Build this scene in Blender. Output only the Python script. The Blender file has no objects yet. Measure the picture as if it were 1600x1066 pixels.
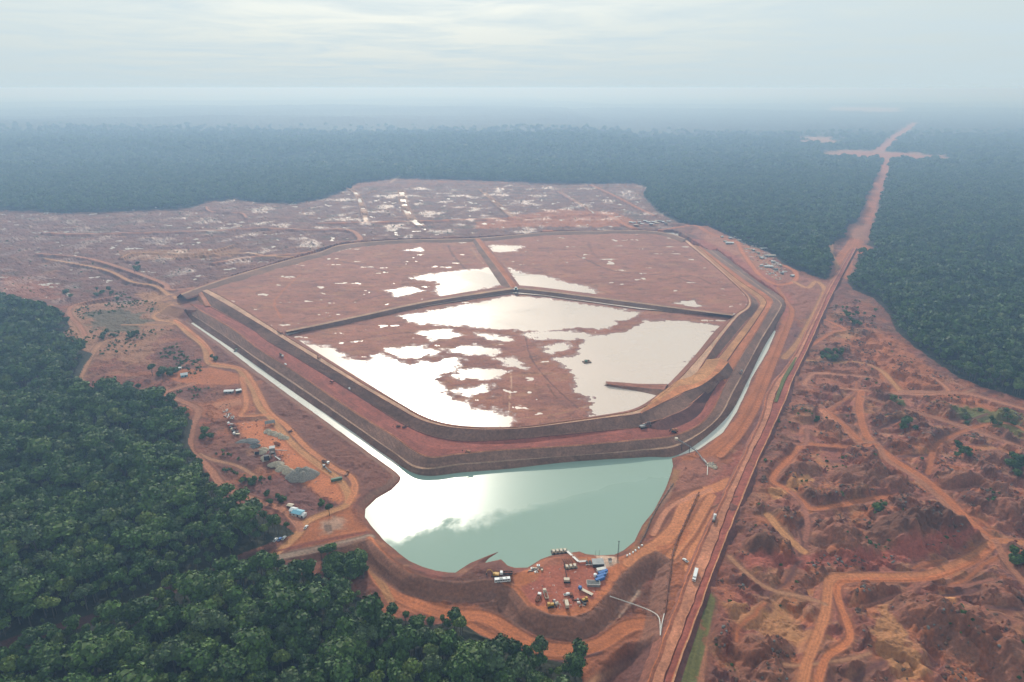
import bpy, math, random
import numpy as np
from math import radians as R
rnd = random.Random(7)
nr = np.random.default_rng(11)
sc = bpy.context.scene
COL = sc.collection
# ------------------------------------------------------------------ camera
H, F, PITCH = 350.0, 1067.0, R(20.35)
CP, SP = math.cos(PITCH), math.sin(PITCH)
cam = bpy.data.cameras.new('camera'); cam.lens = 24.0; cam.sensor_width = 36.0
cam.clip_start = 1.0; cam.clip_end = 200000.0
camo = bpy.data.objects.new('camera', cam); COL.objects.link(camo)
camo.location = (0, 0, H); camo.rotation_euler = (R(90) - PITCH, 0, 0)
sc.camera = camo
# ------------------------------------------------------------------ light
SUN_EL, SUN_AZ = R(29.5), R(-8.5)          # azimuth from +Y, positive to +X
w = bpy.data.worlds.new('World'); sc.world = w; w.use_nodes = True
nt = w.node_tree; nt.nodes.clear()
N = nt.nodes.new; L = nt.links.new
wo = N('ShaderNodeOutputWorld'); bg = N('ShaderNodeBackground'); bg.inputs[1].default_value = 0.10
sky = N('ShaderNodeTexSky'); sky.sky_type = 'NISHITA'; sky.sun_disc = False
sky.sun_elevation = SUN_EL; sky.sun_rotation = SUN_AZ; sky.altitude = 300
sky.air_density = 1.2; sky.dust_density = 2.5; sky.ozone_density = 1.5
tc = N('ShaderNodeTexCoord'); sep = N('ShaderNodeSeparateXYZ'); L(tc.outputs['Generated'], sep.inputs[0])
mz = N('ShaderNodeMath'); mz.operation = 'MAXIMUM'; L(sep.outputs['Z'], mz.inputs[0]); mz.inputs[1].default_value = 0.0
az = N('ShaderNodeMath'); az.operation = 'ADD'; L(mz.outputs[0], az.inputs[0]); az.inputs[1].default_value = 0.035
dx = N('ShaderNodeMath'); dx.operation = 'DIVIDE'; L(sep.outputs['X'], dx.inputs[0]); L(az.outputs[0], dx.inputs[1])
dy = N('ShaderNodeMath'); dy.operation = 'DIVIDE'; L(sep.outputs['Y'], dy.inputs[0]); L(az.outputs[0], dy.inputs[1])
cb = N('ShaderNodeCombineXYZ'); L(dx.outputs[0], cb.inputs[0]); L(dy.outputs[0], cb.inputs[1])
n1 = N('ShaderNodeTexNoise'); n1.inputs['Scale'].default_value = 0.55; n1.inputs['Detail'].default_value = 9
n1.inputs['Roughness'].default_value = 0.62; n1.inputs['Distortion'].default_value = 0.4
L(cb.outputs[0], n1.inputs['Vector'])
cr = N('ShaderNodeValToRGB'); L(n1.outputs['Fac'], cr.inputs[0])
cr.color_ramp.elements[0].position = 0.40; cr.color_ramp.elements[1].position = 0.68
cr.color_ramp.elements[0].color = (0.76, 0.76, 0.76, 1); cr.color_ramp.elements[1].color = (0.98, 0.98, 0.98, 1)
mixc = N('ShaderNodeMix'); mixc.data_type = 'RGBA'
L(cr.outputs[0], mixc.inputs['Factor']); L(sky.outputs[0], mixc.inputs['A']); mixc.inputs['B'].default_value = (6.5, 7.7, 8.3, 1)
# pale bank of haze low over the horizon, all the way round
hz = N('ShaderNodeMapRange'); L(mz.outputs[0], hz.inputs[0]); hz.inputs[1].default_value = 0.0; hz.inputs[2].default_value = 0.13
hz.inputs[3].default_value = 0.9; hz.inputs[4].default_value = 0.0
mixh = N('ShaderNodeMix'); mixh.data_type = 'RGBA'
L(hz.outputs[0], mixh.inputs['Factor']); L(mixc.outputs['Result'], mixh.inputs['A']); mixh.inputs['B'].default_value = (5.7, 7.0, 7.6, 1)
L(mixh.outputs['Result'], bg.inputs[0]); L(bg.outputs[0], wo.inputs[0])
sun = bpy.data.lights.new('sun', 'SUN'); sun.energy = 3.2; sun.angle = R(0.6); sun.color = (1.0, 0.96, 0.90)
suno = bpy.data.objects.new('sun', sun); COL.objects.link(suno)
suno.rotation_euler = (R(90) - SUN_EL, 0, math.pi - SUN_AZ)
suno.location = (0, 0, 900)
sc.view_settings.view_transform = 'Standard'; sc.view_settings.look = 'None'
sc.view_settings.exposure = 0.0; sc.view_settings.gamma = 1.0; sc.view_settings.use_curve_mapping = False
sc.render.engine = 'CYCLES'
sc.cycles.use_denoising = True; sc.cycles.max_bounces = 6; sc.cycles.diffuse_bounces = 2
sc.cycles.glossy_bounces = 2; sc.cycles.volume_bounces = 0; sc.cycles.sample_clamp_indirect = 4
sc.cycles.caustics_reflective = False; sc.cycles.caustics_refractive = False
HAZE = 1 / 4300.0

# ------------------------------------------------------------------ geometry helpers
def at(px, py, z=0.0):
    u = (px - 800) / F; v = (533 - py) / F
    t = (H - z) / (SP - v * CP)
    return (u * t, (CP + v * SP) * t, z)
def proj0(X, Y, Z=0.0):
    d = Y * CP + (H - Z) * SP
    return 800 + F * X / d, 533 + F * ((H - Z) * CP - Y * SP) / d
def lerp(a, b, t): return a + (b - a) * t
def sstep(a, b, x):
    t = np.clip((x - a) / (b - a), 0, 1); return t * t * (3 - 2 * t)
_PT = np.random.default_rng(5).permutation(1024).astype(np.int32); _PT = np.concatenate([_PT, _PT])
_GC = np.cos(np.arange(1024) * 6.2832 * 7 / 1024).astype(np.float32); _GS = np.sin(np.arange(1024) * 6.2832 * 7 / 1024).astype(np.float32)
def pn(x, y, s=0):
    """gradient noise, about -1..1"""
    x = np.asarray(x, np.float32); y = np.asarray(y, np.float32)
    ix = np.floor(x); iy = np.floor(y); fx = x - ix; fy = y - iy
    ix = ix.astype(np.int32) & 1023; iy = (iy.astype(np.int32) + s * 37) & 1023
    p0 = _PT[iy]; p1 = _PT[(iy + 1) & 1023]
    def g(p, a, gx, gy):
        h = _PT[(ix + a + p) & 1023]; return _GC[h] * gx + _GS[h] * gy
    u = fx * fx * fx * (fx * (fx * 6 - 15) + 10); v = fy * fy * fy * (fy * (fy * 6 - 15) + 10)
    a0 = g(p0, 0, fx, fy); a1 = g(p0, 1, fx - 1, fy); b0 = g(p1, 0, fx, fy - 1); b1 = g(p1, 1, fx - 1, fy - 1)
    a0 += u * (a1 - a0); b0 += u * (b1 - b0)
    return 1.5 * (a0 + v * (b0 - a0))
def fbm(x, y, wl, oct=4, s=0, gain=0.5):
    r = 0; a = 1; t = 0
    for k in range(oct):
        r = r + a * pn(x / wl + 17.3 * k, y / wl - 9.1 * k, s + k); t += a; a *= gain; wl = wl / 2.03
    return r / t
def ridg(x, y, wl, oct=4, s=0):
    r = 0; a = 1; t = 0
    for k in range(oct):
        r = r + a * (1 - np.abs(pn(x / wl + 7.7 * k, y / wl + 3.3 * k, s + k)) * 2); t += a; a *= .5; wl = wl / 2.1
    return r / t
def crom(P, k):
    P = [np.array(p, float) for p in P]; out = []
    Q = [2 * P[0] - P[1]] + P + [2 * P[-1] - P[-2]]
    for i in range(1, len(Q) - 2):
        a, b, c, d = Q[i - 1:i + 3]
        for j in range(k):
            t = j / k
            out.append(.5 * ((2 * b) + (-a + c) * t + (2 * a - 5 * b + 4 * c - d) * t * t + (-a + 3 * b - 3 * c + d) * t ** 3))
    out.append(P[-1]); return np.array(out)
def W(pts, z=0.0):
    return [at(p[0], p[1], p[2] if len(p) > 2 else z) for p in pts]

# fan shaped ground grid: rows get closer together towards the camera
S0, S1, NC = -0.90, 0.90, 1130
rows_px = np.concatenate([np.arange(1140, 205, -1.28), np.arange(205, 144.5, -1.3), np.array([143.6])])
NR = len(rows_px)
scol = np.linspace(S0, S1, NC)
vr = (533 - rows_px) / F
tr = H / (SP - vr * CP)
YR = (CP + vr * SP) * tr
GX = (scol[None, :] * tr[:, None]).astype(np.float32); GY = np.repeat(YR[:, None], NC, 1).astype(np.float32)
PXG = 800 + F * scol
def gidx(X, Y):
    px, py = proj0(X, Y)
    c = np.interp(px, PXG, np.arange(NC)); r = np.interp(-py, -rows_px, np.arange(NR))
    return r, c
def box_slice(x0, x1, y0, y1):
    y0 = max(y0, 200.0)
    rr, cc = gidx(np.array([x0, x1, x0, x1]), np.array([y0, y0, y1, y1]))
    return slice(max(int(rr.min()) - 1, 0), min(int(rr.max()) + 3, NR)), slice(max(int(cc.min()) - 1, 0), min(int(cc.max()) + 3, NC))
def seg_d(x, y, a, b):
    ax, ay = a[0], a[1]; bx, by = b[0] - ax, b[1] - ay
    t = np.clip(((x - ax) * bx + (y - ay) * by) / max(bx * bx + by * by, 1e-9), 0, 1)
    ex = x - ax - t * bx; ey = y - ay - t * by
    return np.sqrt(ex * ex + ey * ey), np.sign(bx * ey - by * ex)
def line_d(P, maxd):
    """distance and side of a polyline on the grid"""
    D = np.full((NR, NC), maxd, np.float32); S = np.ones((NR, NC), np.float32)
    for a, b in zip(P[:-1], P[1:]):
        sl = box_slice(min(a[0], b[0]) - maxd, max(a[0], b[0]) + maxd, min(a[1], b[1]) - maxd, max(a[1], b[1]) + maxd)
        d, s = seg_d(GX[sl], GY[sl], a, b)
        m = d < D[sl]; D[sl] = np.where(m, d, D[sl]); S[sl] = np.where(m, s, S[sl])
    return D, S
def inside(P, X, Y):
    c = np.zeros(X.shape, bool); n = len(P)
    for i in range(n):
        x0, y0 = P[i][0], P[i][1]; x1, y1 = P[(i + 1) % n][0], P[(i + 1) % n][1]
        if y0 == y1: continue
        m = (Y > min(y0, y1)) & (Y <= max(y0, y1))
        c ^= m & (X < x0 + (Y - y0) / (y1 - y0) * (x1 - x0))
    return c
def sdist(P, maxd):
    """signed distance (negative inside) of a closed outline on the grid"""
    P = list(P); D, _ = line_d(P + [P[0]], maxd)
    xs = [p[0] for p in P]; ys = [p[1] for p in P]
    sl = box_slice(min(xs), max(xs), min(ys), max(ys))
    I = inside(P, GX[sl], GY[sl]); D[sl] = np.where(I, -D[sl], D[sl])
    return D

# ------------------------------------------------------------------ materials
def mat(name, col, rough=0.8, metal=0.0, var=0.12, scale=1.5, spec=0.3, bump=0.0):
    m = bpy.data.materials.new(name); m.use_nodes = True; t = m.node_tree
    b = t.nodes['Principled BSDF']; b.inputs['Roughness'].default_value = rough; b.inputs['Metallic'].default_value = metal
    b.inputs['Specular IOR Level'].default_value = spec
    n = t.nodes.new('ShaderNodeTexNoise'); n.inputs['Scale'].default_value = scale; n.inputs['Detail'].default_value = 5
    g = t.nodes.new('ShaderNodeNewGeometry'); t.links.new(g.outputs['Position'], n.inputs['Vector'])
    r = t.nodes.new('ShaderNodeMapRange'); t.links.new(n.outputs['Fac'], r.inputs[0])
    r.inputs[1].default_value = .25; r.inputs[2].default_value = .75; r.inputs[3].default_value = 1 - var; r.inputs[4].default_value = 1 + var
    x = t.nodes.new('ShaderNodeVectorMath'); x.operation = 'SCALE'; x.inputs[0].default_value = col; t.links.new(r.outputs[0], x.inputs['Scale'])
    t.links.new(x.outputs[0], b.inputs['Base Color'])
    if bump:
        bp = t.nodes.new('ShaderNodeBump'); bp.inputs['Strength'].default_value = 1; bp.inputs['Distance'].default_value = bump
        t.links.new(n.outputs['Fac'], bp.inputs['Height']); t.links.new(bp.outputs[0], b.inputs['Normal'])
    return m
def soil_material():
    m = bpy.data.materials.new('soil'); m.use_nodes = True; t = m.node_tree; nn = t.nodes.new; ll = t.links.new
    b = t.nodes['Principled BSDF']; b.inputs['Specular IOR Level'].default_value = 0.25
    a = nn('ShaderNodeAttribute'); a.attribute_name = 'soil_colour'
    g = nn('ShaderNodeNewGeometry')
    n1 = nn('ShaderNodeTexNoise'); n1.inputs['Scale'].default_value = 0.45; n1.inputs['Detail'].default_value = 8; n1.inputs['Roughness'].default_value = .65
    n2 = nn('ShaderNodeTexNoise'); n2.inputs['Scale'].default_value = 0.035; n2.inputs['Detail'].default_value = 6; n2.inputs['Distortion'].default_value = .8
    ll(g.outputs['Position'], n1.inputs['Vector']); ll(g.outputs['Position'], n2.inputs['Vector'])
    r1 = nn('ShaderNodeMapRange'); ll(n1.outputs['Fac'], r1.inputs[0]); r1.inputs[1].default_value = .3; r1.inputs[2].default_value = .7; r1.inputs[3].default_value = .66; r1.inputs[4].default_value = 1.34
    r2 = nn('ShaderNodeMapRange'); ll(n2.outputs['Fac'], r2.inputs[0]); r2.inputs[1].default_value = .3; r2.inputs[2].default_value = .7; r2.inputs[3].default_value = .86; r2.inputs[4].default_value = 1.14
    mm = nn('ShaderNodeMath'); mm.operation = 'MULTIPLY'; ll(r1.outputs[0], mm.inputs[0]); ll(r2.outputs[0], mm.inputs[1])
    x = nn('ShaderNodeVectorMath'); x.operation = 'SCALE'; wet = nn('ShaderNodeVectorMath'); wet.operation = 'MULTIPLY'; ll(a.outputs['Color'], wet.inputs[0]); wet.inputs[1].default_value = (.93, .82, .78); ll(wet.outputs[0], x.inputs[0]); ll(mm.outputs[0], x.inputs['Scale'])
    ll(x.outputs[0], b.inputs['Base Color'])
    ll(a.outputs['Alpha'], b.inputs['Roughness'])
    bp = nn('ShaderNodeBump'); bp.inputs['Strength'].default_value = .8; bp.inputs['Distance'].default_value = .5
    ll(n1.outputs['Fac'], bp.inputs['Height']); ll(bp.outputs[0], b.inputs['Normal'])
    return m
SOIL = soil_material()
def mesh_np(name, V, Fq, mats, col=None, smooth=False):
    me = bpy.data.meshes.new(name); V = np.asarray(V, np.float32); Fq = np.asarray(Fq, np.int32)
    k = Fq.shape[1]; n = len(Fq)
    me.vertices.add(len(V)); me.vertices.foreach_set('co', V.ravel())
    me.loops.add(n * k); me.loops.foreach_set('vertex_index', Fq.ravel())
    me.polygons.add(n); me.polygons.foreach_set('loop_start', np.arange(0, n * k, k, dtype=np.int32))
    me.polygons.foreach_set('loop_total', np.full(n, k, np.int32))
    me.polygons.foreach_set('use_smooth', np.full(n, smooth))
    for m in (mats if isinstance(mats, list) else [mats]): me.materials.append(m)
    if col is not None:
        a = me.attributes.new('soil_colour', 'FLOAT_COLOR', 'POINT'); a.data.foreach_set('color', np.asarray(col, np.float32).ravel())
    me.update(calc_edges=True); me.validate()
    return me
def link(name, me, parent=None, loc=None):
    o = bpy.data.objects.new(name, me); COL.objects.link(o)
    if parent: o.parent = parent
    if loc is not None: o.location = loc
    return o
def grid_faces(nr, nc):
    i = np.arange(nr - 1)[:, None] * nc + np.arange(nc - 1)[None, :]
    return np.stack([i, i + 1, i + nc + 1, i + nc], -1).reshape(-1, 4)

# soil palette (real base colours)
ORANGE = np.array((.46, .165, .068)); ORANGE2 = np.array((.52, .215, .095)); RED = np.array((.28, .088, .062)); MUD = np.array((.34, .145, .098))
PURP = np.array((.165, .070, .052)); GREY = np.array((.25, .145, .105)); OCHRE = np.array((.47, .24, .105)); HEAP = np.array((.12, .056, .036))
SAND = np.array((.50, .33, .22)); GREEN = np.array((.10, .15, .035)); DARKG = np.array((.055, .06, .035)); BROWN = np.array((.26, .10, .058))
CREAM = np.array((.55, .42, .32)); PLUM = np.array((.15, .065, .055)); TAN = np.array((.38, .20, .11)); PINK = np.array((.50, .225, .13))

# ------------------------------------------------------------------ outlines read off the photograph (pixel, pixel[, height])
# dam round the tailings basins: matching stations on each contour
ST = dict(
 c0=[(322,447),(360,466),(420,502),(448,519),(500,553),(566,594),(625,630),(662,650),(700,662),(750,667),(815,666),(876,657),(950,647),(992,638),(1022,620),(1048,596),(1085,556),(1116,518),(1142,494),(1160,480),(1164,468),(1152,453),(1112,417),(1066,378)],
 c1=[(318,449),(356,469),(417,507),(444,524),(497,556),(563,597),(621,630),(659,652),(700,664.5),(750,669),(815,667.5),(876,660),(951,649.5),(995,641),(1028,622),(1056,598),(1091,560),(1121,525),(1148,493),(1166,480),(1169,468),(1158,453),(1116,415),(1068,375)],
 c2=[(312,453),(350,474),(412,511),(439,528),(493,561),(559,601),(617,635),(656,656),(700,667.5),(750,671.5),(815,670),(876,663),(951,653),(1000,646),(1034,630),(1067,614),(1100,566),(1126,528),(1153,495),(1171,481),(1173,468),(1161,453),(1119,414),(1071,373)],
 c3=[(325,478),(337,484),(391,513),(416,532),(452,553),(525,597),(583,634),(628,662),(672,681),(725,689.5),(800,687),(876,680),(951,673),(1000,668),(1041,653),(1085,628),(1109,572),(1135,541),(1162,508),(1184,480),(1183,470),(1174,461),(1136,434),(1082,383)],
 c4=[(296,475),(318,489),(366,517),(400,544),(442,570),(500,609),(558,648),(610,680),(663,713.5),(714,711),(775,705),(876,699),(951,693),(1000,688),(1057,681),(1106,654),(1135,600),(1163,550),(1182,521),(1205,480),(1208,470),(1196,459),(1163,437),(1096,386)],
 c5=[(300,492),(322,506),(366,535.5),(400,559),(434,582),(483,615),(558,667),(614,706),(656,731),(720,725.5),(780,721),(860,715),(926,710),(1000,703.5),(1062,694),(1120,656),(1147,610),(1173,562),(1192,527),(1219,482),(1219,472),(1204,460),(1175,439),(1110,391)],
 c6=[(288,494),(306,508),(349,536.5),(395,568),(428,592),(478,627),(548,674),(600,711),(655,743),(725,739),(790,734),(876,724),(940,719),(1010,715),(1066,709),(1137,652),(1168,597),(1193,545),(1210,517),(1228,484),(1226,470),(1212,458),(1182,438),(1122,392)])
def berm_h(i):      # the broad berm dips beside the big spoil slope
    return {14: 10.0, 15: 9.0}.get(i, 12.0)
lake = [(1050,716),(1052,728),(1047,745),(1040,765),(1022,798),(1003,822),(992,846),(975,860),(960,867),(935,868),(915,866),(905,862),(862,868),(845,874),(825,887),(805,888),(793,884),(783,874),(770,877),(757,880),(764,872),(782,861),(755,872),(735,880),(722,888),(712,895),(700,895),(680,892),(660,886),(640,877),(620,862),(600,845),(580,822),(570,808),(571,795),(588,779),(611,766),(624,753),(626,746),(620,739),(574,706),(540,681),(464,626.5),(400,580),(343,536.5),(298,505),
 (306,503),(352,533),(400,566),(485,623),(560,668),(605,700),(660,728),(725,724),(850,712),(950,704),(1045,700),(1080,690),(1128,648),(1158,597),(1185,545),(1206,517),(1213,516.5),(1199,550),(1174,592),(1170,604),(1151,644),(1130,676),(1092,702.5)]
lowz = [(430,866,4),(520,852,4),(572,840,4),(582,847,4),(607,872,4),(640,895,4),(675,905,4),(717,909,4),(770,905,4),(802,920,4),(825,947,4),(860,960,4),(895,962,4),(925,952,4),(950,927,4),(972,897,4),(1000,872,4),(1025,860,4),(1052,876,4),(1046,930,4),(1036,985,4),(1024,1010,4),(1000,1066,4),(975,1200,4),(-400,1250,4),(-400,1000,4),(0,950,4),(200,912,4)]
clear = [(-400,324),(0,327),(100,331),(200,329),(300,323),(322,314),(370,310),(400,315),(460,316),(500,311),(545,294),(560,286),(620,279),(740,282),(850,286),(990,285),(1012,293),(1005,305),(1030,332),(1062,346),(1105,353),(1152,376),(1205,396),(1228,417),(1268,431),(1290,437),(1306,428),(1300,398),(1305,377),(1330,368),(1344,350),(1352,352),(1338,405),(1324,441),(1332,452),(1364,467),(1389,492),(1400,518),(1429,543),(1460,565),(1496,591),(1544,608),(1600,625),(2000,720),
 (2000,1300,0),(925,1300,0),(914,1066,5),(905,1020,2),(885,1034,-3),(850,1027,-3),(800,1008,-3),(750,990,-2),(725,967,0),(697,955,8),(660,956,8),(612,946,8),(577,936,6),(562,910,10),(505,890,14),(447,868,14),(425,860,14),(330,885,14),(180,945,14),(0,1003,14),(-400,1110,14),
 (-400,1090,2),(0,1006,2),(180,950,2),(338,887,2),(400,860,2),(434,846,3),(460,832,6),(452,815,12),(402,785,16),(346,770,15),(320,738,5),(293,692,4),(300,650,10),(264,616,16),(212,594,18),(150,604,15),(117,606,3),(131,572,4),(143,545,12),(120,537,10),(90,527,5),(107,502,14),(98,483,18),(60,470,18),(0,455,18),(-400,435,18)]
lakeW = W(lake); lowW = W(lowz); clearW = W(clear, 3.0)
c1W = W(ST['c1'], 20.0)
northIn = [(1066,375),(1043,367),(1000,363),(920,364),(850,366),(745,375),(625,379),(555,386),(500,398),(449,411),(380,431),(335,447)]
northW = W(northIn, 20)
basinW = c1W + northW
c6W = W(ST['c6'], 0.0)
north_out = W([(1110,386),(1060,356),(1000,353),(850,356),(745,366),(625,368),(537,373),(449,398),(360,424),(280,462)], 12)
footW = c6W + north_out
# ------------------------------------------------------------------ height and colour of the ground
dist = np.hypot(GX, GY)
Z = np.full((NR, NC), 4.0); C = np.empty((NR, NC, 3))
A = np.full((NR, NC), 1.6)
sdC = sdist(clearW, 60.0)
forest = sdC > 0
sdBasin = sdist(basinW, 40.0); sdFoot = sdist(footW, 60.0); sdLake = sdist(lakeW, 40.0); sdLow = sdist(lowW, 45.0)
nA = fbm(GX, GY, 90, 4, 3); nB = fbm(GX, GY, 22, 4, 9); nC = fbm(GX, GY, 260, 3, 21); nD = fbm(GX, GY, 6, 2, 40)
streak = fbm(GX, GY * 2.2, 70, 5, 60)
# rough spoil country to the right of the haul road
rightW = W([(1290,480),(1265,545),(1225,640),(1180,740),(1135,850),(1085,960),(1040,1080),(1010,1250),(2100,1300),(2100,700),(1600,640),(1500,600),(1420,560),(1390,520),(1340,470)], 3)
sdR = sdist(rightW, 60.0); mR = sstep(10, -35, sdR)
northc = W([(-400,320),(1060,280),(1110,352),(1060,358),(745,368),(540,376),(440,405),(300,450),(200,478),(95,478),(-400,440)], 3)
sdN = sdist(northc, 60.0); mN = sstep(10, -25, sdN)
heaps = ridg(GX, GY, 62, 4, 31) * 0.55 + fbm(GX, GY, 34, 3, 77) * 1.0
damp = sstep(1500, 700, GY) * .7 + .3
n1_ = fbm(GX, GY, 58, 4, 131); n2_ = fbm(GX, GY, 30, 4, 137); n3_ = fbm(GX, GY, 9, 3, 141); n4_ = ridg(GX, GY, 24, 3, 143)
n5_ = ridg(GX + 6 * n3_, GY, 7.5, 3, 147)
hR = 6.2 * sstep(-.03, .11, n1_) + 3.8 * sstep(.09, .19, n2_) + 1.9 * n3_ + 1.6 * n4_ + .9 * n5_ - 3.9
pan = (n1_ < -.19) & (n2_ < .08)
hR = np.where(pan, -2.6 + .2 * n3_, hR)
lowsd = sstep(0, -40, sdLow)
Z = 4 + 1.4 * nA * 1.6 + .5 * nB
Z += mR * (hR * damp)
MOUNDS = [(1190,858,14,10),(1400,832,26,9),(1440,830,26,11),(1480,828,26,10),(1330,850,18,7),(1290,838,14,6),(1240,742,14,6),(1262,739,14,7),(1335,748,22,9),(1362,742,18,8),(1450,968,24,11),(1475,985,18,9),(1300,822,12,5),(1515,1010,24,9),(1560,985,22,8),(1180,1020,14,6),(1215,1010,12,6),(1200,1045,16,7),(1300,665,16,5),(1325,668,14,5),(1560,720,22,8),(1500,755,20,7),(1545,765,24,8),(1580,800,20,7),(1385,640,14,3),(1340,905,14,4),(1395,930,18,6),(1300,1015,10,5),(1335,1045,14,6),(1420,850,16,6),(1250,900,12,4),(1205,1075,18,7),(1280,865,10,4),(1360,720,10,5),(1400,760,14,6),(1420,790,12,5),(1560,930,20,7),(1590,1040,22,9)]
mound_m = np.zeros((NR, NC))
for mx_, my_, mr_, mh_ in MOUNDS:
    P = at(mx_, my_, 4); sl = box_slice(P[0] - mr_ * 2.2, P[0] + mr_ * 2.2, P[1] - mr_ * 2.2, P[1] + mr_ * 2.2)
    dd = np.hypot(GX[sl] - P[0], (GY[sl] - P[1]) * 1.15) / mr_ + .5 * n2_[sl] + .35 * n1_[sl] + .2 * n3_[sl]
    k_ = sstep(1.15, .25, dd); Z[sl] = Z[sl] + mh_ * k_ + .8 * k_ * n4_[sl]; mound_m[sl] = np.maximum(mound_m[sl], sstep(1.15, .95, dd))
Z += mN * (2.4 * nB + 1.8 * fbm(GX, GY * 1.6, 55, 3, 51) - 3.95)
# ---------------- colours
def put(mask, col):
    global C
    mask = np.clip(mask, 0, 1)[..., None]; C = C * (1 - mask) + np.asarray(col) * mask
C[:] = BROWN * .85
put(sstep(-.3, .25, nA), PURP * 1.0)
put(.7 * sstep(.1, .35, streak), ORANGE * .75)
put(.6 * sstep(.15, .35, fbm(GX, GY, 33, 5, 62)), HEAP * 1.1)
put(.5 * sstep(.18, .35, fbm(GX, GY, 25, 5, 63)), TAN)
put(.5 * sstep(.1, .4, nB), RED)
heapcol = sstep(-.02, .16, n1_) * .6 + .6 * sstep(.06, .2, n2_)
heapcol = np.clip(heapcol + .5 * n3_, 0, 1)
RC = MUD * 1.1 * (1 - heapcol[..., None]) + HEAP * 1.35 * heapcol[..., None]  # heaps are dark brown, deepened further to paint in their shadows
C = C * (1 - mR[..., None]) + RC * mR[..., None]
put(mR * .6 * sstep(-.1, .3, fbm(GX, GY, 110, 4, 91)), RED * .95)
put(mR * .8 * sstep(.08, .3, fbm(GX, GY, 40, 5, 93)), ORANGE * .8)
put(mR * .7 * sstep(.14, .34, fbm(GX, GY, 55, 5, 95)), OCHRE * .75)
put(mR * .8 * pan * sstep(.05, .3, nC + .8 * nA), OCHRE * .9)
put(mR * .75 * sstep(.1, .3, fbm(GX, GY, 20, 4, 191)), PLUM * 1.2)
put(mR * .6 * sstep(.1, .22, fbm(GX, GY, 17, 5, 193, .65)), TAN * 1.15)
put(mR * .5 * sstep(.3, .75, n5_) * sstep(.0, .2, n2_ + n1_), HEAP * 1.0)
put(mR * .55 * sstep(.1, .2, fbm(GX, GY, 24, 6, 197, .7)), ORANGE * .95)
C = C * (1 - mN[..., None]) + (PURP * 1.1) * mN[..., None]
put(mN * .7 * sstep(.0, .3, fbm(GX, GY * 2.6, 120, 6, 71)), MUD * .8)
put(mN * .7 * sstep(.05, .3, fbm(GX, GY * 2.8, 70, 5, 72)), HEAP * 1.2)
put(mN * .4 * sstep(.24, .42, fbm(GX, GY * 3, 40, 5, 74)), CREAM * .7)
put(mN * .6 * sstep(.12, .4, fbm(GX, GY * 2.8, 60, 5, 73)), TAN)
put(mN * .6 * sstep(.15, .4, fbm(GX, GY * 2.0, 80, 4, 75)), DARKG * 1.4)
put(.8 * mound_m * (.55 + .9 * np.clip(n3_ + .4, 0, 1)), HEAP * 2.0)
put(.6 * mound_m * sstep(.0, .3, fbm(GX, GY, 14, 3, 195)), BROWN * .9)
put(mN * .35, PURP * .95)
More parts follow.
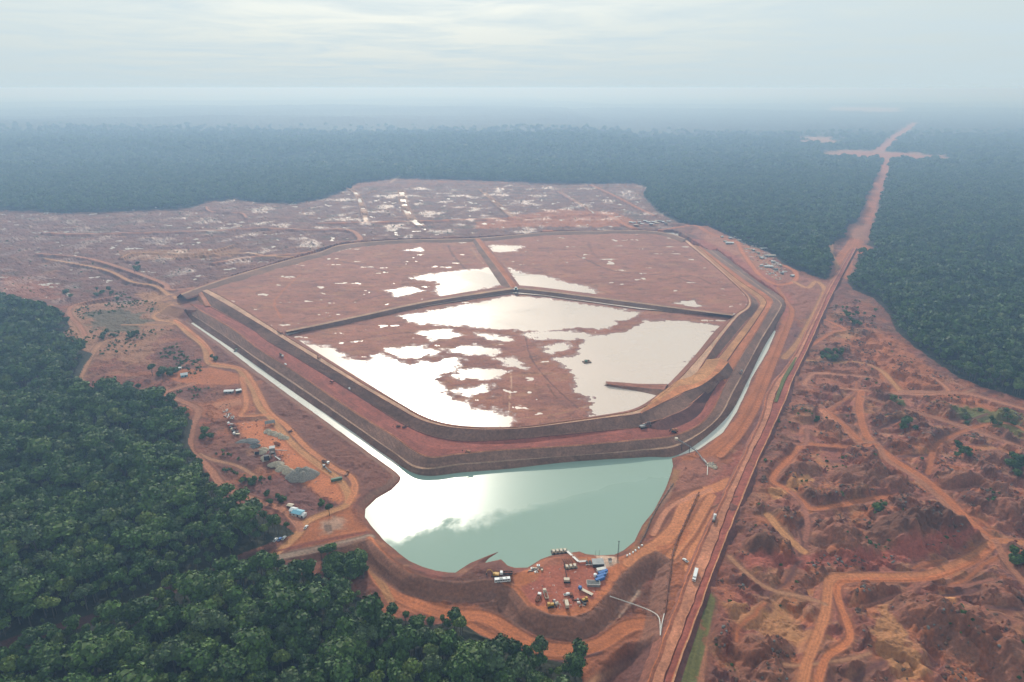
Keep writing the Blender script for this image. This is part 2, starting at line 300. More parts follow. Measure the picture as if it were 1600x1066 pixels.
# painted ground: polygon, colour, soft edge (m), ragged edge (m), opacity
ZONES = [
 ([(280,470),(300,500),(400,585),(480,640),(560,705),(620,742),(622,752),(590,775),(570,795),(550,790),(500,740),(440,690),(400,640),(330,560),(270,510)], PURP*1.15, 6, 8, .85),
 ([(322,505),(400,575),(470,632),(560,700),(600,730),(585,742),(520,715),(450,655),(400,600),(350,545)], MUD*.6, 3, 6, .7),
 ([(370,660),(420,655),(455,690),(520,735),(560,775),(545,800),(500,775),(450,735),(430,705),(385,690)], ORANGE*1.15, 3, 2, 1),
 ([(255,580),(330,575),(378,585),(375,600),(300,602),(262,592)], ORANGE*.9, 2, 2, 1),
 ([(330,630),(375,622),(378,632),(340,640)], SAND, 1.5, 1, 1),
 ([(270,640),(340,625),(385,610),(385,600),(405,595),(400,640),(380,655),(330,655)], ORANGE*.85, 5, 6, .8),
 ([(440,860),(470,825),(510,800),(545,790),(560,810),(578,830),(560,842),(500,850)], ORANGE*.85, 3, 3, 1),
 ([(505,815),(535,808),(540,820),(515,838),(498,832)], CREAM*.75, 4, 5, .7),
 ([(385,745),(450,745),(500,780),(540,785),(525,800),(470,810),(400,790)], PLUM*1.2, 4, 5, .9),
 ([(800,900),(850,870),(900,868),(960,872),(1005,860),(1000,870),(972,897),(950,927),(925,952),(895,962),(860,960),(825,947),(802,920)], ORANGE*1.0, 2, 2, 1),
 ([(850,880),(930,876),(950,890),(945,915),(930,935),(880,950),(835,945),(815,920),(840,905)], RED*1.35, 2, 3, .75),
 ([(818,916),(850,905),(860,925),(835,940)], RED*1.15, 2, 3, .7),
 ([(930,860),(960,868),(968,880),(950,888),(935,880)], CREAM, 1.5, 1, 1),
 ([(820,890),(850,872),(905,866),(905,876),(860,885)], BROWN*1.3, 1.5, 1, 1),
 ([(-400,1140),(-400,1080),(0,990),(180,935),(338,880),(425,855),(432,872),(340,915),(180,985),(0,1045)], PLUM*.55, 4, 5, 1),  # forest lane: the shade of the trees is put into this dark brown
 ([(742,920),(790,918),(812,940),(835,965),(800,968),(760,950)], HEAP*1.1, 3, 4, .9),
 ([(590,945),(600,905),(640,915),(740,935),(850,1000),(960,980),(1000,940),(1030,960),(1020,1000),(985,1066),(910,1066),(900,1030),(780,1000),(700,955)], ORANGE*.8, 4, 5, .75),
 ([(930,990),(1000,950),(1020,1000),(960,1066),(915,1066)], BROWN*.9, 5, 9, .6),
 ([(1000,860),(1060,820),(1085,790),(1095,770),(1120,775),(1100,850),(1060,930),(1045,905),(1050,870)], ORANGE*.85, 4, 5, .7),
 ([(992,905),(1003,896),(998,915),(970,950),(960,940),(985,920)], CREAM, 1.5, 2, .8),
 ([(1060,712),(1095,705),(1150,650),(1175,600),(1215,520),(1232,480),(1240,500),(1215,560),(1190,620),(1160,680),(1120,720),(1075,735)], ORANGE*.82, 3, 3, 1),
 ([(1240,500),(1262,520),(1228,590),(1205,640),(1180,690),(1155,705),(1170,660),(1200,600),(1222,545)], PLUM*1.3, 4, 6, .9),
 ([(1060,722),(1110,712),(1140,730),(1110,765),(1060,775),(1050,745)], MUD*.95, 3, 4, .9),
 ([(1105,760),(1160,700),(1180,690),(1140,770),(1110,800)], RED*1.2, 4, 5, .7),
 ([(1052,728),(1047,745),(1040,765),(1022,798),(1003,822),(992,850),(985,862),(998,862),(1012,832),(1030,800),(1052,765),(1062,735)], OCHRE*.62, 2, 2, 1),
 ([(1095,345),(1150,372),(1205,396),(1230,425),(1300,440),(1290,480),(1240,500),(1228,470),(1180,430),(1130,395),(1080,365)], MUD*1.0, 6, 8, .8),
 ([(1110,362),(1180,385),(1225,425),(1220,440),(1180,425),(1150,400),(1100,375)], PINK*.85, 4, 8, .8),
 ([(1060,372),(1090,380),(1140,420),(1195,458),(1215,470),(1225,500),(1240,470),(1200,430),(1150,400),(1100,375)], RED*1.35, 5, 6, .8),
 ([(870,325),(960,330),(1000,345),(960,352),(860,352),(740,355),(745,345)], ORANGE*.9, 5, 9, .85),
 ([(200,470),(260,450),(290,490),(250,530),(230,570),(170,560),(110,560),(100,500),(120,475)], TAN*.95, 8, 14, .75),
 ([(210,455),(245,452),(275,480),(250,490)], OCHRE*.9, 6, 8, .7),
 ([(130,490),(190,480),(240,500),(200,520),(150,515)], DARKG*1.5, 6, 14, .8),
 ([(92,520),(115,480),(150,470),(180,468),(130,480),(120,510),(150,530),(128,600),(118,600),(130,550)], TAN*1.0, 5, 7, .9),
 ([(180,390),(260,388),(380,385),(370,398),(260,402),(200,404)], OCHRE*.9, 8, 22, .55),
 ([(0,425),(80,440),(95,468),(40,462),(0,452)], BROWN*1.2, 8, 10, .8),
 ([(1250,580),(1330,560),(1400,595),(1420,612),(1330,612),(1260,600)], BROWN*1.3, 5, 9, .6),
 ([(1275,640),(1290,638),(1350,690),(1340,698)], PINK*1.2, 1.5, 1, 1),
 ([(1300,530),(1390,520),(1480,600),(1600,650),(1600,660),(1480,625),(1400,610),(1350,560)], ORANGE*.85, 8, 9, .8),
 ([(1480,630),(1560,640),(1600,655),(1600,690),(1560,668),(1500,645)], GREEN*.95, 3, 9, .8),
 ([(1385,618),(1415,622),(1412,634),(1390,628)], GREEN, 2, 4, .8),
 ([(1455,625),(1500,632),(1545,660),(1510,660)], GREEN*.8, 3, 6, .8),
 ([(1365,945),(1385,942),(1400,985),(1450,1050),(1420,1066),(1370,1020)], OCHRE*.9, 2, 7, .9),
 ([(1465,925),(1490,930),(1500,945),(1475,960)], OCHRE*1.15, 1.5, 3, 1),
 ([(1130,940),(1180,945),(1280,990),(1260,1000),(1160,985)], OCHRE*.85, 3, 3, .8),
 ([(1200,765),(1260,748),(1275,756),(1215,778)], OCHRE*1.1, 2, 4, 1),
 ([(1420,790),(1470,815),(1550,840),(1548,850),(1430,800)], ORANGE*.9, 4, 4, .7),
 ([(1150,870),(1300,868),(1450,850),(1540,820),(1530,840),(1420,880),(1300,885),(1170,890)], RED*1.3, 4, 5, .9),
 ([(1170,868),(1190,845),(1215,850),(1205,875)], HEAP*.9, 2, 2, .9),
 ([(1355,825),(1400,815),(1510,818),(1515,838),(1430,848),(1360,845)], HEAP, 3, 4, .8),
 ([(1290,560),(1310,555),(1325,562),(1300,570)], DARKG, 3, 4, .8),
]
for pts, col, soft, rag, op in ZONES:
    P = W(pts, 4); d = sdist(P, soft + rag * 2 + 8)
    m = op * sstep(soft, -soft, d + rag * nB * 1.6 + rag * nD * .8)
    put(m, col)
    if op == 1: A = np.where(m > .5, .2, A)
Z += np.where(mR > .5, .3, 1.0) * A * (.75 * ridg(GX, GY, 21, 4, 171) - .5 + .8 * fbm(GX, GY, 8, 3, 173) + .9 * sstep(.1, .3, fbm(GX, GY, 38, 4, 175)))
flatm = np.zeros((NR, NC))
# tracks: (points, width m, colour, shoulder)
ROADS = [
 ([(1048,870),(1080,830),(1100,795),(1112,775)], 8, ORANGE2),
 ([(985,880),(1010,862),(1035,846),(1058,822),(1066,800),(1080,780),(1100,768),(1120,762),(1142,752)], 12, ORANGE2),
 ([(1020,835),(1040,800),(1060,785),(1085,775),(1110,765)], 5, PINK),
 ([(1000,850),(1018,820),(1035,790),(1058,773),(1095,762)], 4, BROWN*.7),
 ([(1120,800),(1100,840),(1085,860),(1078,890)], 9, ORANGE2),
 ([(1030,856),(1060,850),(1075,830)], 5, ORANGE),
 # left service road
 ([(70,404),(160,420),(205,440),(240,446),(262,460),(280,480),(262,484),(240,492),(247,500),(275,505),(292,520),(318,541),(324,565),(340,572),(370,576),(382,590),(395,608),(405,635),(425,655),(445,680),(470,705),(500,728),(530,750),(545,775),(540,790),(515,800),(480,815),(470,830),(450,850),(430,866)], 7, OCHRE*1.0),
 ([(272,500),(290,512),(312,530),(330,552),(330,566),(350,570),(378,577),(395,597),(410,625),(422,645),(450,668),(480,700),(520,730),(548,745),(555,765),(545,785)], 6, ORANGE2),
 ([(300,600),(255,615),(280,625),(310,640),(302,665),(297,700),(310,715),(330,735),(350,760),(400,782),(440,795),(465,818),(470,828)], 7, PINK*.8),
 ([(312,710),(330,718),(370,728),(400,745)], 4, TAN),
 ([(378,590),(385,625),(383,640),(378,650),(420,648)], 6, ORANGE2),
 ([(180,462),(120,475),(108,490),(125,510),(133,525)], 7, PINK*.75),
 ([(190,528),(160,535),(140,560),(120,600)], 8, TAN),
 ([(190,508),(270,507)], 5, OCHRE*.9),
 ([(428,872),(500,857),(560,843),(580,837)], 6, CREAM*.6),
 ([(430,862),(500,846),(575,832)], 3, RED*.8),
 # bottom dam
 ([(577,842),(588,858),(610,880),(640,900),(675,912),(717,918),(765,913),(800,922),(822,950),(855,968),(895,972)], 7, ORANGE*1.05),
 ([(560,855),(580,872),(600,900),(640,925),(700,945),(760,950),(820,985),(870,1000),(930,995),(980,965),(1010,960)], 11, ORANGE*1.0),
 ([(555,850),(590,890),(610,925)], 6, OCHRE*.8),
 ([(700,945),(780,985),(850,1010),(905,1015),(990,960)], 5, ORANGE*.9),
 ([(925,1050),(970,1020),(1000,1000),(1020,985)], 4, TAN),
 ([(740,985),(810,1008),(880,1018),(940,1005)], 2.5, PLUM*.8),
 # north clearing
 ([(300,450),(262,452),(250,440),(140,404),(60,396)], 9, PINK*.8),
 ([(280,402),(330,397),(385,395),(420,400),(470,402),(440,408)], 8, OCHRE),
 ([(335,410),(400,400),(480,394),(555,378),(560,368),(540,358),(480,358),(400,356),(320,360),(130,365),(70,363)], 12, PINK*.9),
 ([(322,322),(330,330),(375,332),(385,340)], 7, PINK*.85),
 ([(190,402),(215,394),(300,396),(345,388),(365,382)], 7, OCHRE),
 ([(545,293),(556,302),(565,320),(572,345)], 12, SAND),
 ([(550,308),(590,296)], 7, TAN),
 ([(626,296),(630,318),(640,340),(655,352)], 11, SAND),
 ([(610,285),(625,274)], 9, SAND),
 ([(750,296),(780,322),(800,338),(812,342)], 10, TAN),
 ([(870,298),(925,330),(950,338)], 8, MUD),
 ([(922,288),(955,303),(1000,326),(1022,336)], 12, ORANGE*.9),
 ([(500,348),(650,345),(740,342),(850,338),(940,334),(975,350),(996,358)], 15, ORANGE*1.0),
 ([(850,360),(990,361),(1040,358),(1085,352),(1110,365),(1150,378)], 14, ORANGE*.95),
 ([(990,352),(1030,350),(1070,350)], 9, PINK*.9),
 # right bank of the basins
 ([(1152,378),(1162,397),(1175,415),(1190,432),(1215,445),(1240,440),(1243,425),(1225,415)], 10, ORANGE*1.1),
 ([(1085,384),(1120,411),(1150,437),(1190,462),(1198,478),(1185,505),(1150,552),(1120,590),(1085,610),(1040,632)], 9, OCHRE*1.0),
 ([(1240,440),(1262,450),(1275,440),(1288,452),(1280,475),(1265,505),(1248,535),(1225,560)], 9, OCHRE*1.0),
 ([(1215,450),(1228,470),(1238,490),(1220,540),(1200,590),(1180,640),(1155,680),(1125,712)], 7, ORANGE*.95),
 ([(1225,445),(1290,455)], 4, PINK*.7),
 # forest road to the north
 ([(1318,432),(1320,402),(1333,385),(1345,362),(1352,350),(1362,320),(1375,285),(1386,256),(1388,246)], 34, ORANGE*.9),
 ([(1372,237),(1390,222),(1410,206),(1430,192)], 55, ORANGE*.9),
 ([(1362,242),(1390,243)], 430, ORANGE*.85),
 ([(1279,226),(1279,216)], 190, TAN),
 ([(1298,382),(1300,400),(1312,425),(1300,438)], 10, OCHRE*.9),
 ([(1345,352),(1335,366),(1345,372)], 40, PINK*.7),
 ([(1345,385),(1352,392),(1345,402)], 30, ORANGE*.8),
 ([(1350,173),(1350,169)], 800, TAN),
 # right mining country
 ([(1255,562),(1300,568),(1340,566),(1375,578),(1395,598),(1408,612)], 6, OCHRE),
 ([(1256,600),(1262,592),(1275,583),(1320,586),(1360,590)], 5, PINK),
 ([(1258,600),(1330,608),(1408,615),(1470,615),(1480,608),(1460,592),(1440,585)], 5, PINK*.9),
 ([(1408,612),(1500,614),(1560,628),(1620,645)], 8, PINK*.75),
 ([(1346,612),(1343,640),(1350,670),(1358,685),(1375,700),(1400,720),(1440,745),(1475,775),(1510,810),(1545,840),(1562,845)], 8, ORANGE*1.05),
 ([(1340,690),(1370,692),(1380,710),(1395,725),(1430,745),(1465,775),(1500,812),(1540,840)], 6, PINK*.8),
 ([(1290,640),(1320,665),(1345,690)], 6, ORANGE),
 ([(1370,695),(1330,698),(1290,696),(1255,694),(1240,710),(1215,735),(1208,752),(1230,765),(1255,785),(1268,795),(1310,790),(1360,780),(1390,776)], 6, ORANGE),
 ([(1235,768),(1255,790),(1262,820),(1258,845)], 4, MUD),
 ([(1200,805),(1225,835),(1255,862)], 7, OCHRE*1.0),
 ([(1450,740),(1470,690),(1560,660),(1620,680)], 5, ORANGE*.85),
 ([(1350,620),(1420,640),(1500,665),(1600,700)], 7, PINK*.65),
 ([(1250,1090),(1260,1040),(1275,1000),(1290,955),(1293,925),(1300,903),(1340,901),(1430,900),(1470,892),(1520,870),(1550,850),(1562,845),(1620,850)], 7, ORANGE2*.95),
 ([(1275,1080),(1290,1030),(1320,1008),(1328,990),(1318,960),(1308,930),(1312,912),(1340,906),(1430,906),(1480,896),(1530,872),(1556,850)], 5, ORANGE*1.1),
 ([(1556,846),(1575,880),(1610,920)], 6, PINK*.8),
 ([(1140,870),(1160,890),(1200,920),(1260,935),(1290,945)], 4, TAN),
 ([(1105,960),(1100,1000),(1090,1080)], 5, PINK*.7),
 ([(1101,935),(1090,985),(1076,1035),(1064,1090)], 15, np.array((.12,.125,.04))),
 ([(1230,690),(1258,694),(1262,670)], 4, MUD),
 ([(1268,540),(1300,520),(1320,515),(1290,500)], 5, ORANGE),
]
q_ = random.Random(404)
for k in range(26):
    x_, y_ = q_.uniform(1150, 1560), q_.uniform(600, 1040)
    if x_ < 1330 - (y_ - 560) * .42: continue
    a_ = q_.choice((0, .35, 2.5, -.6)) + q_.uniform(-.3, .3); pts_ = []
    for j in range(q_.randint(4, 8)):
        pts_.append((x_, y_)); a_ += q_.uniform(-.45, .45); st_ = q_.uniform(14, 26) * (y_ / 900); x_ += math.cos(a_) * st_; y_ += math.sin(a_) * st_ * .5
    ROADS.insert(0, (pts_, 2.6, q_.choice((TAN, MUD, ORANGE * .8, PLUM))))
roadmask = np.zeros((NR, NC), np.float32)
for pts, wd, col in ROADS:
    P = [tuple(p) for p in crom(W(pts, 4), 4)]
    d, s = line_d(P, wd * .5 + 7)
    d = d + .6 * nB
    rut = pn(d * s / (wd * .11 + .25) + 50, GX * .004, 7) * (wd > 4)
    m = sstep(wd * .5 + .5, wd * .5 - .7, d)
    put(m, col * (1.0 + 0 * wd)); C *= (1 + .22 * rut * m)[..., None]
    sh = sstep(2.2, 0, np.abs(d - wd * .5 - .8)) * (1 - roadmask)
    put(.45 * sh * (wd < 20), col * .5)
    near = sstep(900, 500, GY)
    A = A * (1 - sstep(wd * .5 + 7, wd * .5, d))
    roadmask = np.maximum(roadmask, sstep(wd * .5 + 6.5, wd * .5, d) * (wd < 60))
    flatm = np.maximum(flatm, .8 * sh * (wd < 12) * (wd > 4))
base = 4 + 1.2 * nC * mR
Z = Z * (1 - roadmask) + base * roadmask + flatm * .5
for pts, wd in (([(545,292),(556,302),(565,320),(570,338)], 17), ([(627,298),(631,318),(640,338),(655,352)], 24), ([(755,300),(778,320),(798,336)], 17), ([(876,300),(905,318),(930,334)], 12)):
    P = [tuple(p) for p in crom(W(pts, 0), 4)]; d, s = line_d(P, 30); cut_ = sstep(.0, .12, fbm(GX, GY, 75, 2, 181) + .12) * sstep(wd * .5, wd * .3, d + nB * 2)
    Z = Z * (1 - cut_) - 3.0 * cut_; put(.8 * sstep(wd * .75, wd * .5, d + nB * 3), TAN)
# bottom land below the lake dam
gd, _ = line_d(W([(1101,935),(1090,985),(1076,1035),(1064,1090)], 4), 14); put(.75 * sstep(9, 7, gd) * sstep(-.05, .15, nB + .7 * nD - .25 * sstep(7, 3, gd)), BROWN)
lowk = sstep(-185, -105, GX)
Z = Z - (1.2 + 7.3 * lowk) * sstep(0, -14, sdLow + .8 * nB)
put(.9 * lowk * sstep(.6, -.6, sdLow) * sstep(-15, -12.5, sdLow), np.array((.25, .125, .085)))
Z += sstep(-16, -40, sdLow) * (1.8 * ridg(GX, GY, 26, 3, 15) * (1 - roadmask))
# excavated cutting just left of the low haul road
cut = sstep(7, -2, sdist(W([(985,1010),(1015,1004),(1022,1012),(1005,1050),(985,1100),(935,1100),(950,1045)], 0), 12)); Z -= 6 * cut; put(cut * .85, PLUM * .9)
# lake and channels
shore = sdLake + .5 * nB
Z = np.where(sdLake < 12, np.where(shore < 0, np.maximum(shore * .55, -4), np.minimum(Z, .15 + shore * .42)), Z)
put(sstep(2.2, .8, shore), BROWN * .8)
put(.8 * sstep(9, 6, shore) * (shore > 2) * sstep(500, 540, GY) * (GX < 150) * (sdLow > 0), GREY)
# under the dam: dropped out of sight below its skin
nwc = sdist(W([(250,468),(285,452),(318,449),(332,458),(330,474),(312,484),(296,484),(272,480)], 12), 60)
Z = np.where((sdFoot < -1) & (sdBasin > 0) & (nwc > 2), -5, Z)
Z = np.where(nwc < 40, np.maximum(Z, 11.6 - np.maximum(nwc, 0) * .38 + .3 * nB - (nwc > 2) * (sdFoot < -1) * 30), Z); put(.8 * sstep(4, 0, nwc) * sstep(.1, -.2, nB), PLUM * 1.1)
# ------- inside the basins
cellF = W([(440,526),(560,496),(650,481),(745,466),(800,458),(850,462),(1000,483),(1160,493),(1130,530),(1060,605),(1000,650),(800,670),(700,672),(620,640),(500,560)], 17.5)
sdF = sdist(cellF, 30.0)
inB = sdBasin < 0
lakes_px = [ # standing water in the basins
 [(628,494),(700,480),(760,470),(800,462),(850,466),(930,478),(1000,488),(985,497),(965,502),(950,512),(900,512),(850,516),(760,512),(700,508),(650,505)],
 [(466,534),(490,538),(520,545),(548,560),(575,565),(592,552),(610,560),(640,570),(660,562),(680,568),(695,560),(720,560),(705,580),(680,590),(690,600),(690,612),(720,625),(735,640),(770,640),(800,650),(795,668),(750,671),(700,668),(650,652),(600,625),(540,587),(500,562)],
 [(870,560),(905,552),(915,525),(980,520),(1010,500),(1060,500),(1128,510),(1090,555),(1060,595),(1020,630),(1000,642),(960,650),(915,655),(930,640),(925,620),(900,612),(905,590),(880,575)],
 [(640,436),(700,426),(770,420),(787,446),(740,456),(690,466),(680,450),(690,440)],
 [(795,420),(815,428),(845,432),(900,446),(930,452),(925,460),(850,453),(810,448)],
 [(600,455),(640,450),(660,455),(620,464)], [(765,385),(815,385),(805,393),(770,394)],
 [(1060,475),(1085,470),(1100,480),(1080,482)], [(690,545),(740,540),(780,548),(770,556),(720,552)],
 [(700,585),(740,575),(790,580),(770,590),(720,592)], [(850,540),(880,535),(890,545),(860,552)],
 [(770,560),(800,560),(820,575),(790,570)], [(600,545),(650,540),(690,548),(660,558),(620,556)], [(745,520),(790,524),(800,532),(760,530)], [(820,520),(900,516),(930,524),(880,530),(840,530)], [(655,520),(700,516),(720,524),(680,530)], [(640,392),(655,388),(660,394)], [(710,610),(760,600),(765,612),(730,618)]]
basin_level = np.where(sdF < 3, 17.4, 19.2)
bz = 1.25 * fbm(GX, GY * 1.9, 44, 5, 201) + .34 * fbm(GX, GY * 1.5, 9, 3, 203) + np.where(sdF < 3, .66, .71)
wsd = np.full((NR, NC), 30.0)
for P in lakes_px: wsd = np.minimum(wsd, sdist(W(P, 18), 30.0))
wsd = wsd + 15 * fbm(GX, GY * 1.3, 48, 6, 207, .6) + 15 * fbm(GX, GY * 1.2, 15, 4, 208, .7)
bz = np.where(wsd < 0, np.maximum(-.9, wsd * .07), np.minimum(bz, .03 + wsd * .05))
bz = np.where(wsd > 16, bz - .22, bz)
Z = np.where(inB, basin_level + bz, Z)
bm = inB.astype(float)
put(bm, MUD * 1.05)
put(bm * .7 * sstep(-.05, .35, fbm(GX, GY * 1.8, 130, 5, 211)), PURP * 1.55)
put(bm * .6 * sstep(.0, .35, fbm(GX, GY * 2.2, 60, 5, 213)), PINK * .72)
put(bm * .55 * sstep(.12, .4, fbm(GX, GY * 2.0, 26, 5, 215)), PLUM * 1.2)
put(bm * .6 * sstep(.1, .35, fbm(GX * .5 + GY * .3, GY * 2.4 - GX * .5, 34, 5, 217)), TAN * 1.05)
put(bm * .5 * sstep(.18, .36, fbm(GX, GY * 1.5, 12, 4, 219)), HEAP * 1.4)
put(bm * .75 * sstep(9, 0, np.abs(wsd)), PLUM * 1.1)
for pts, wd, col in [([(798,583),(799,600),(797,620),(796,640)], 1.6, SAND*1.3), ([(640,600),(700,588),(745,575),(790,566),(840,556)], 3, PLUM), ([(700,592),(760,578),(820,566)], 2, TAN),
    ([(820,520),(830,560),(862,600),(905,640)], 2.5, PLUM), ([(855,600),(862,612),(870,622)], 3, HEAP*1.5), ([(560,530),(640,520),(720,530),(800,528)], 3, PLUM), ([(800,655),(850,650),(900,640),(935,628)], 3, TAN),
    ([(480,400),(560,415),(620,430)], 5, PLUM), ([(700,385),(708,400),(730,425)], 5, PLUM), ([(735,385),(745,402),(755,412)], 5, TAN*1.1), ([(900,400),(960,425),(1040,432),(1090,445)], 6, PLUM), ([(1030,440),(1080,432),(1110,445)], 5, HEAP*1.5),
    ([(340,452),(400,450),(405,449)], 7, GREY), ([(470,430),(430,470),(440,500)], 4, ORANGE), ([(920,380),(925,395),(935,405)], 8, PURP*1.5), ([(560,470),(640,455)], 4, PLUM)]:
    P = [tuple(p) for p in crom(W(pts, 18), 3)]; d, s = line_d(P, wd + 4); put(.75 * bm * sstep(wd * .6, wd * .25, d + 1.2 * nB + nD), col)
# forest floor and the far canopy
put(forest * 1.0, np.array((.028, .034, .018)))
roadhole = np.zeros((NR, NC))
fl = forest & (roadmask < .5)
cmask = np.zeros((NR, NC))
for pts, wd, col in ROADS:
    if pts[0][1] < 470 and wd >= 10:
        P = [tuple(p) for p in W(pts, 4)]; d, s = line_d(P, wd * 1.3); nz_ = nB * 6 + nA * min(wd * .45, 60) + (nC * 120 + streak * 90 if wd > 100 else 0)
        put(sstep(wd * .75, wd * .6, d + nz_) * forest * .9, MUD * .9 if wd < 60 else TAN); m = sstep(wd * .5, wd * .35, d + nz_ * .7) * forest; put(m, col); cmask = np.maximum(cmask, sstep(wd * .78, wd * .7, d + nz_) * forest)
fl = fl & (cmask < .4); roadmask = np.maximum(roadmask, cmask)
far = sstep(3400, 6800, GY) * fl
hill = 75 * fbm(GX, GY * 1.9, 6000, 4, 301) * sstep(3000, 9000, GY) + 34 * fbm(GX, GY * 1.8, 1900, 4, 303) * sstep(2700, 5000, GY)
plat = np.where(GX < 900, 1, 0) * 34 * sstep(3600, 4100, GY + 500 * pn(GX / 900, GY / 3000, 5)) * sstep(1400, 300, GX)
hill = (hill + plat) * (1 - .85 * sstep(500, 1500, GX) * sstep(12000, 8000, GY))
Z = Z + hill
can = 14 + 9 * fbm(GX, GY, 34, 2, 305) + 9 * fbm(GX, GY, 130, 3, 306)
Z = Z + far * can
FC = np.array((.009, .017, .007)); put(far, FC)  # canopy colour darkened to stand in for the self-shadow of crowns
put(far * .6 * sstep(.0, .3, fbm(GX, GY, 700, 4, 307)), FC * 1.5)
put(far * .5 * sstep(.1, .35, fbm(GX, GY, 60, 2, 309)), FC * .5)
put(far * .7 * sstep(.05, .3, fbm(GX, GY, 2400, 4, 311)), FC * .55)
put(far * .7 * sstep(.12, .32, fbm(GX, GY, 1300, 5, 313)), np.array((.028, .042, .015)))
rough = np.full((NR, NC), .9) - .35 * mN * sstep(.1, .3, nA)
rough = np.where(inB, .28 + .6 * sstep(-2, 9, wsd + 3 * nB), rough)
V = np.stack([GX, GY, Z], -1).reshape(-1, 3)
C4 = np.concatenate([np.clip(C, 0, .9), rough[..., None]], -1).reshape(-1, 4)
g = link('ground', mesh_np('ground', V, grid_faces(NR, NC)[:, ::-1], SOIL, C4, smooth=False)); g['kind'] = 'structure'
def gz(x, y):
    r, c = gidx(np.atleast_1d(x), np.atleast_1d(y)); r0 = np.clip(r.astype(int), 0, NR - 2); c0 = np.clip(c.astype(int), 0, NC - 2)
    fr = r - r0; fc = c - c0
    return ((Z[r0, c0] * (1 - fc) + Z[r0, c0 + 1] * fc) * (1 - fr) + (Z[r0 + 1, c0] * (1 - fc) + Z[r0 + 1, c0 + 1] * fc) * fr)
# plain beyond the sides and behind the camera
ap = []
def quad_plane(name, pts, m, kind='structure', col=None):
    me = bpy.data.meshes.new(name); me.from_pydata(pts, [], [tuple(range(len(pts)))]); me.materials.append(m)
    if col is not None:
        a = me.attributes.new('soil_colour', 'FLOAT_COLOR', 'POINT'); a.data.foreach_set('color', np.tile(np.array(list(col) + [.9], np.float32), len(pts)))
    o = link(name, me); o['kind'] = kind; return o
quad_plane('plain', [(-68000, -3000, -20), (68000, -3000, -20), (68000, 72000, -20), (-68000, 72000, -20)], SOIL, col=FC)

# ------------------------------------------------------------------ water
def water_material(name, col, calm, ruff, deep, mixcol=None, edge=None):
    m = bpy.data.materials.new(name); m.use_nodes = True; t = m.node_tree; nn = t.nodes.new; ll = t.links.new
    b = t.nodes['Principled BSDF']; b.inputs['IOR'].default_value = 1.33; b.inputs['Specular IOR Level'].default_value = .5
    g = nn('ShaderNodeNewGeometry'); n = nn('ShaderNodeTexNoise'); n.inputs['Scale'].default_value = .007; n.inputs['Detail'].default_value = 7
    n.inputs['Roughness'].default_value = .6; n.inputs['Distortion'].default_value = .6
    ll(g.outputs['Position'], n.inputs['Vector'])
    cr = nn('ShaderNodeMapRange'); cr.inputs[1].default_value = .4; cr.inputs[2].default_value = .6; cr.inputs[3].default_value = calm; cr.inputs[4].default_value = ruff
    ll(n.outputs['Fac'], cr.inputs[0])
    if edge:      # the lee of the near bank lies calm: wind ruffles the water only beyond a ragged line
        sp = nn('ShaderNodeSeparateXYZ'); ll(g.outputs['Position'], sp.inputs[0])
        ax = nn('ShaderNodeMath'); ax.operation = 'MULTIPLY_ADD'; ll(sp.outputs['X'], ax.inputs[0]); ax.inputs[1].default_value = edge[0]; ax.inputs[2].default_value = edge[1]
        sy = nn('ShaderNodeMath'); sy.operation = 'SUBTRACT'; ll(sp.outputs['Y'], sy.inputs[0]); ll(ax.outputs[0], sy.inputs[1])
        nz = nn('ShaderNodeMath'); nz.operation = 'MULTIPLY_ADD'; ll(n.outputs['Fac'], nz.inputs[0]); nz.inputs[1].default_value = 150; ll(sy.outputs[0], nz.inputs[2])
        r2 = nn('ShaderNodeMapRange'); ll(nz.outputs[0], r2.inputs[0]); r2.inputs[1].default_value = 68; r2.inputs[2].default_value = 88; r2.inputs[3].default_value = calm; r2.inputs[4].default_value = ruff
        ll(r2.outputs[0], b.inputs['Roughness'])
    else: ll(cr.outputs[0], b.inputs['Roughness'])
    mx = nn('ShaderNodeMix'); mx.data_type = 'RGBA'; ll(n.outputs['Fac'], mx.inputs['Factor']); mx.inputs['A'].default_value = (*col, 1); mx.inputs['B'].default_value = (*(mixcol or col), 1)
    ll(mx.outputs['Result'], b.inputs['Base Color'])
    n3 = nn('ShaderNodeTexNoise'); n3.inputs['Scale'].default_value = .5; n3.inputs['Detail'].default_value = 4; ll(g.outputs['Position'], n3.inputs['Vector'])
    bp = nn('ShaderNodeBump'); bp.inputs['Strength'].default_value = .35; bp.inputs['Distance'].default_value = deep
    ll(n3.outputs['Fac'], bp.inputs['Height']); ll(bp.outputs[0], b.inputs['Normal'])
    return m
def poly_mesh(name, pts, z, m):
    me = bpy.data.meshes.new(name); P = [(p[0], p[1], z) for p in pts]
    from mathutils import Vector
    from mathutils.geometry import tessellate_polygon
    tri = tessellate_polygon([[Vector(p) for p in P]])
    me.from_pydata(P, [], [tuple(t) for t in tri]); me.materials.append(m); me.update()
    import bmesh
    b = bmesh.new(); b.from_mesh(me); bmesh.ops.recalc_face_normals(b, faces=b.faces)
    if b.faces and b.faces[0].normal.z < 0: bmesh.ops.reverse_faces(b, faces=b.faces)
    b.to_mesh(me); b.free()
    o = link(name, me); o['kind'] = 'structure'; return o
WT = water_material('lake_water', (.275, .37, .30), .07, .28, .03, (.30, .41, .335), edge=(0.30, 505.0))
WC = water_material('channel_water', (.62, .60, .52), .26, .36, .02, (.56, .53, .46))
WM = water_material('muddy_water', (.74, .62, .52), .24, .36, .02, (.66, .50, .41))
WP = water_material('pool_water', (.50, .42, .36), .2, .34, .02)
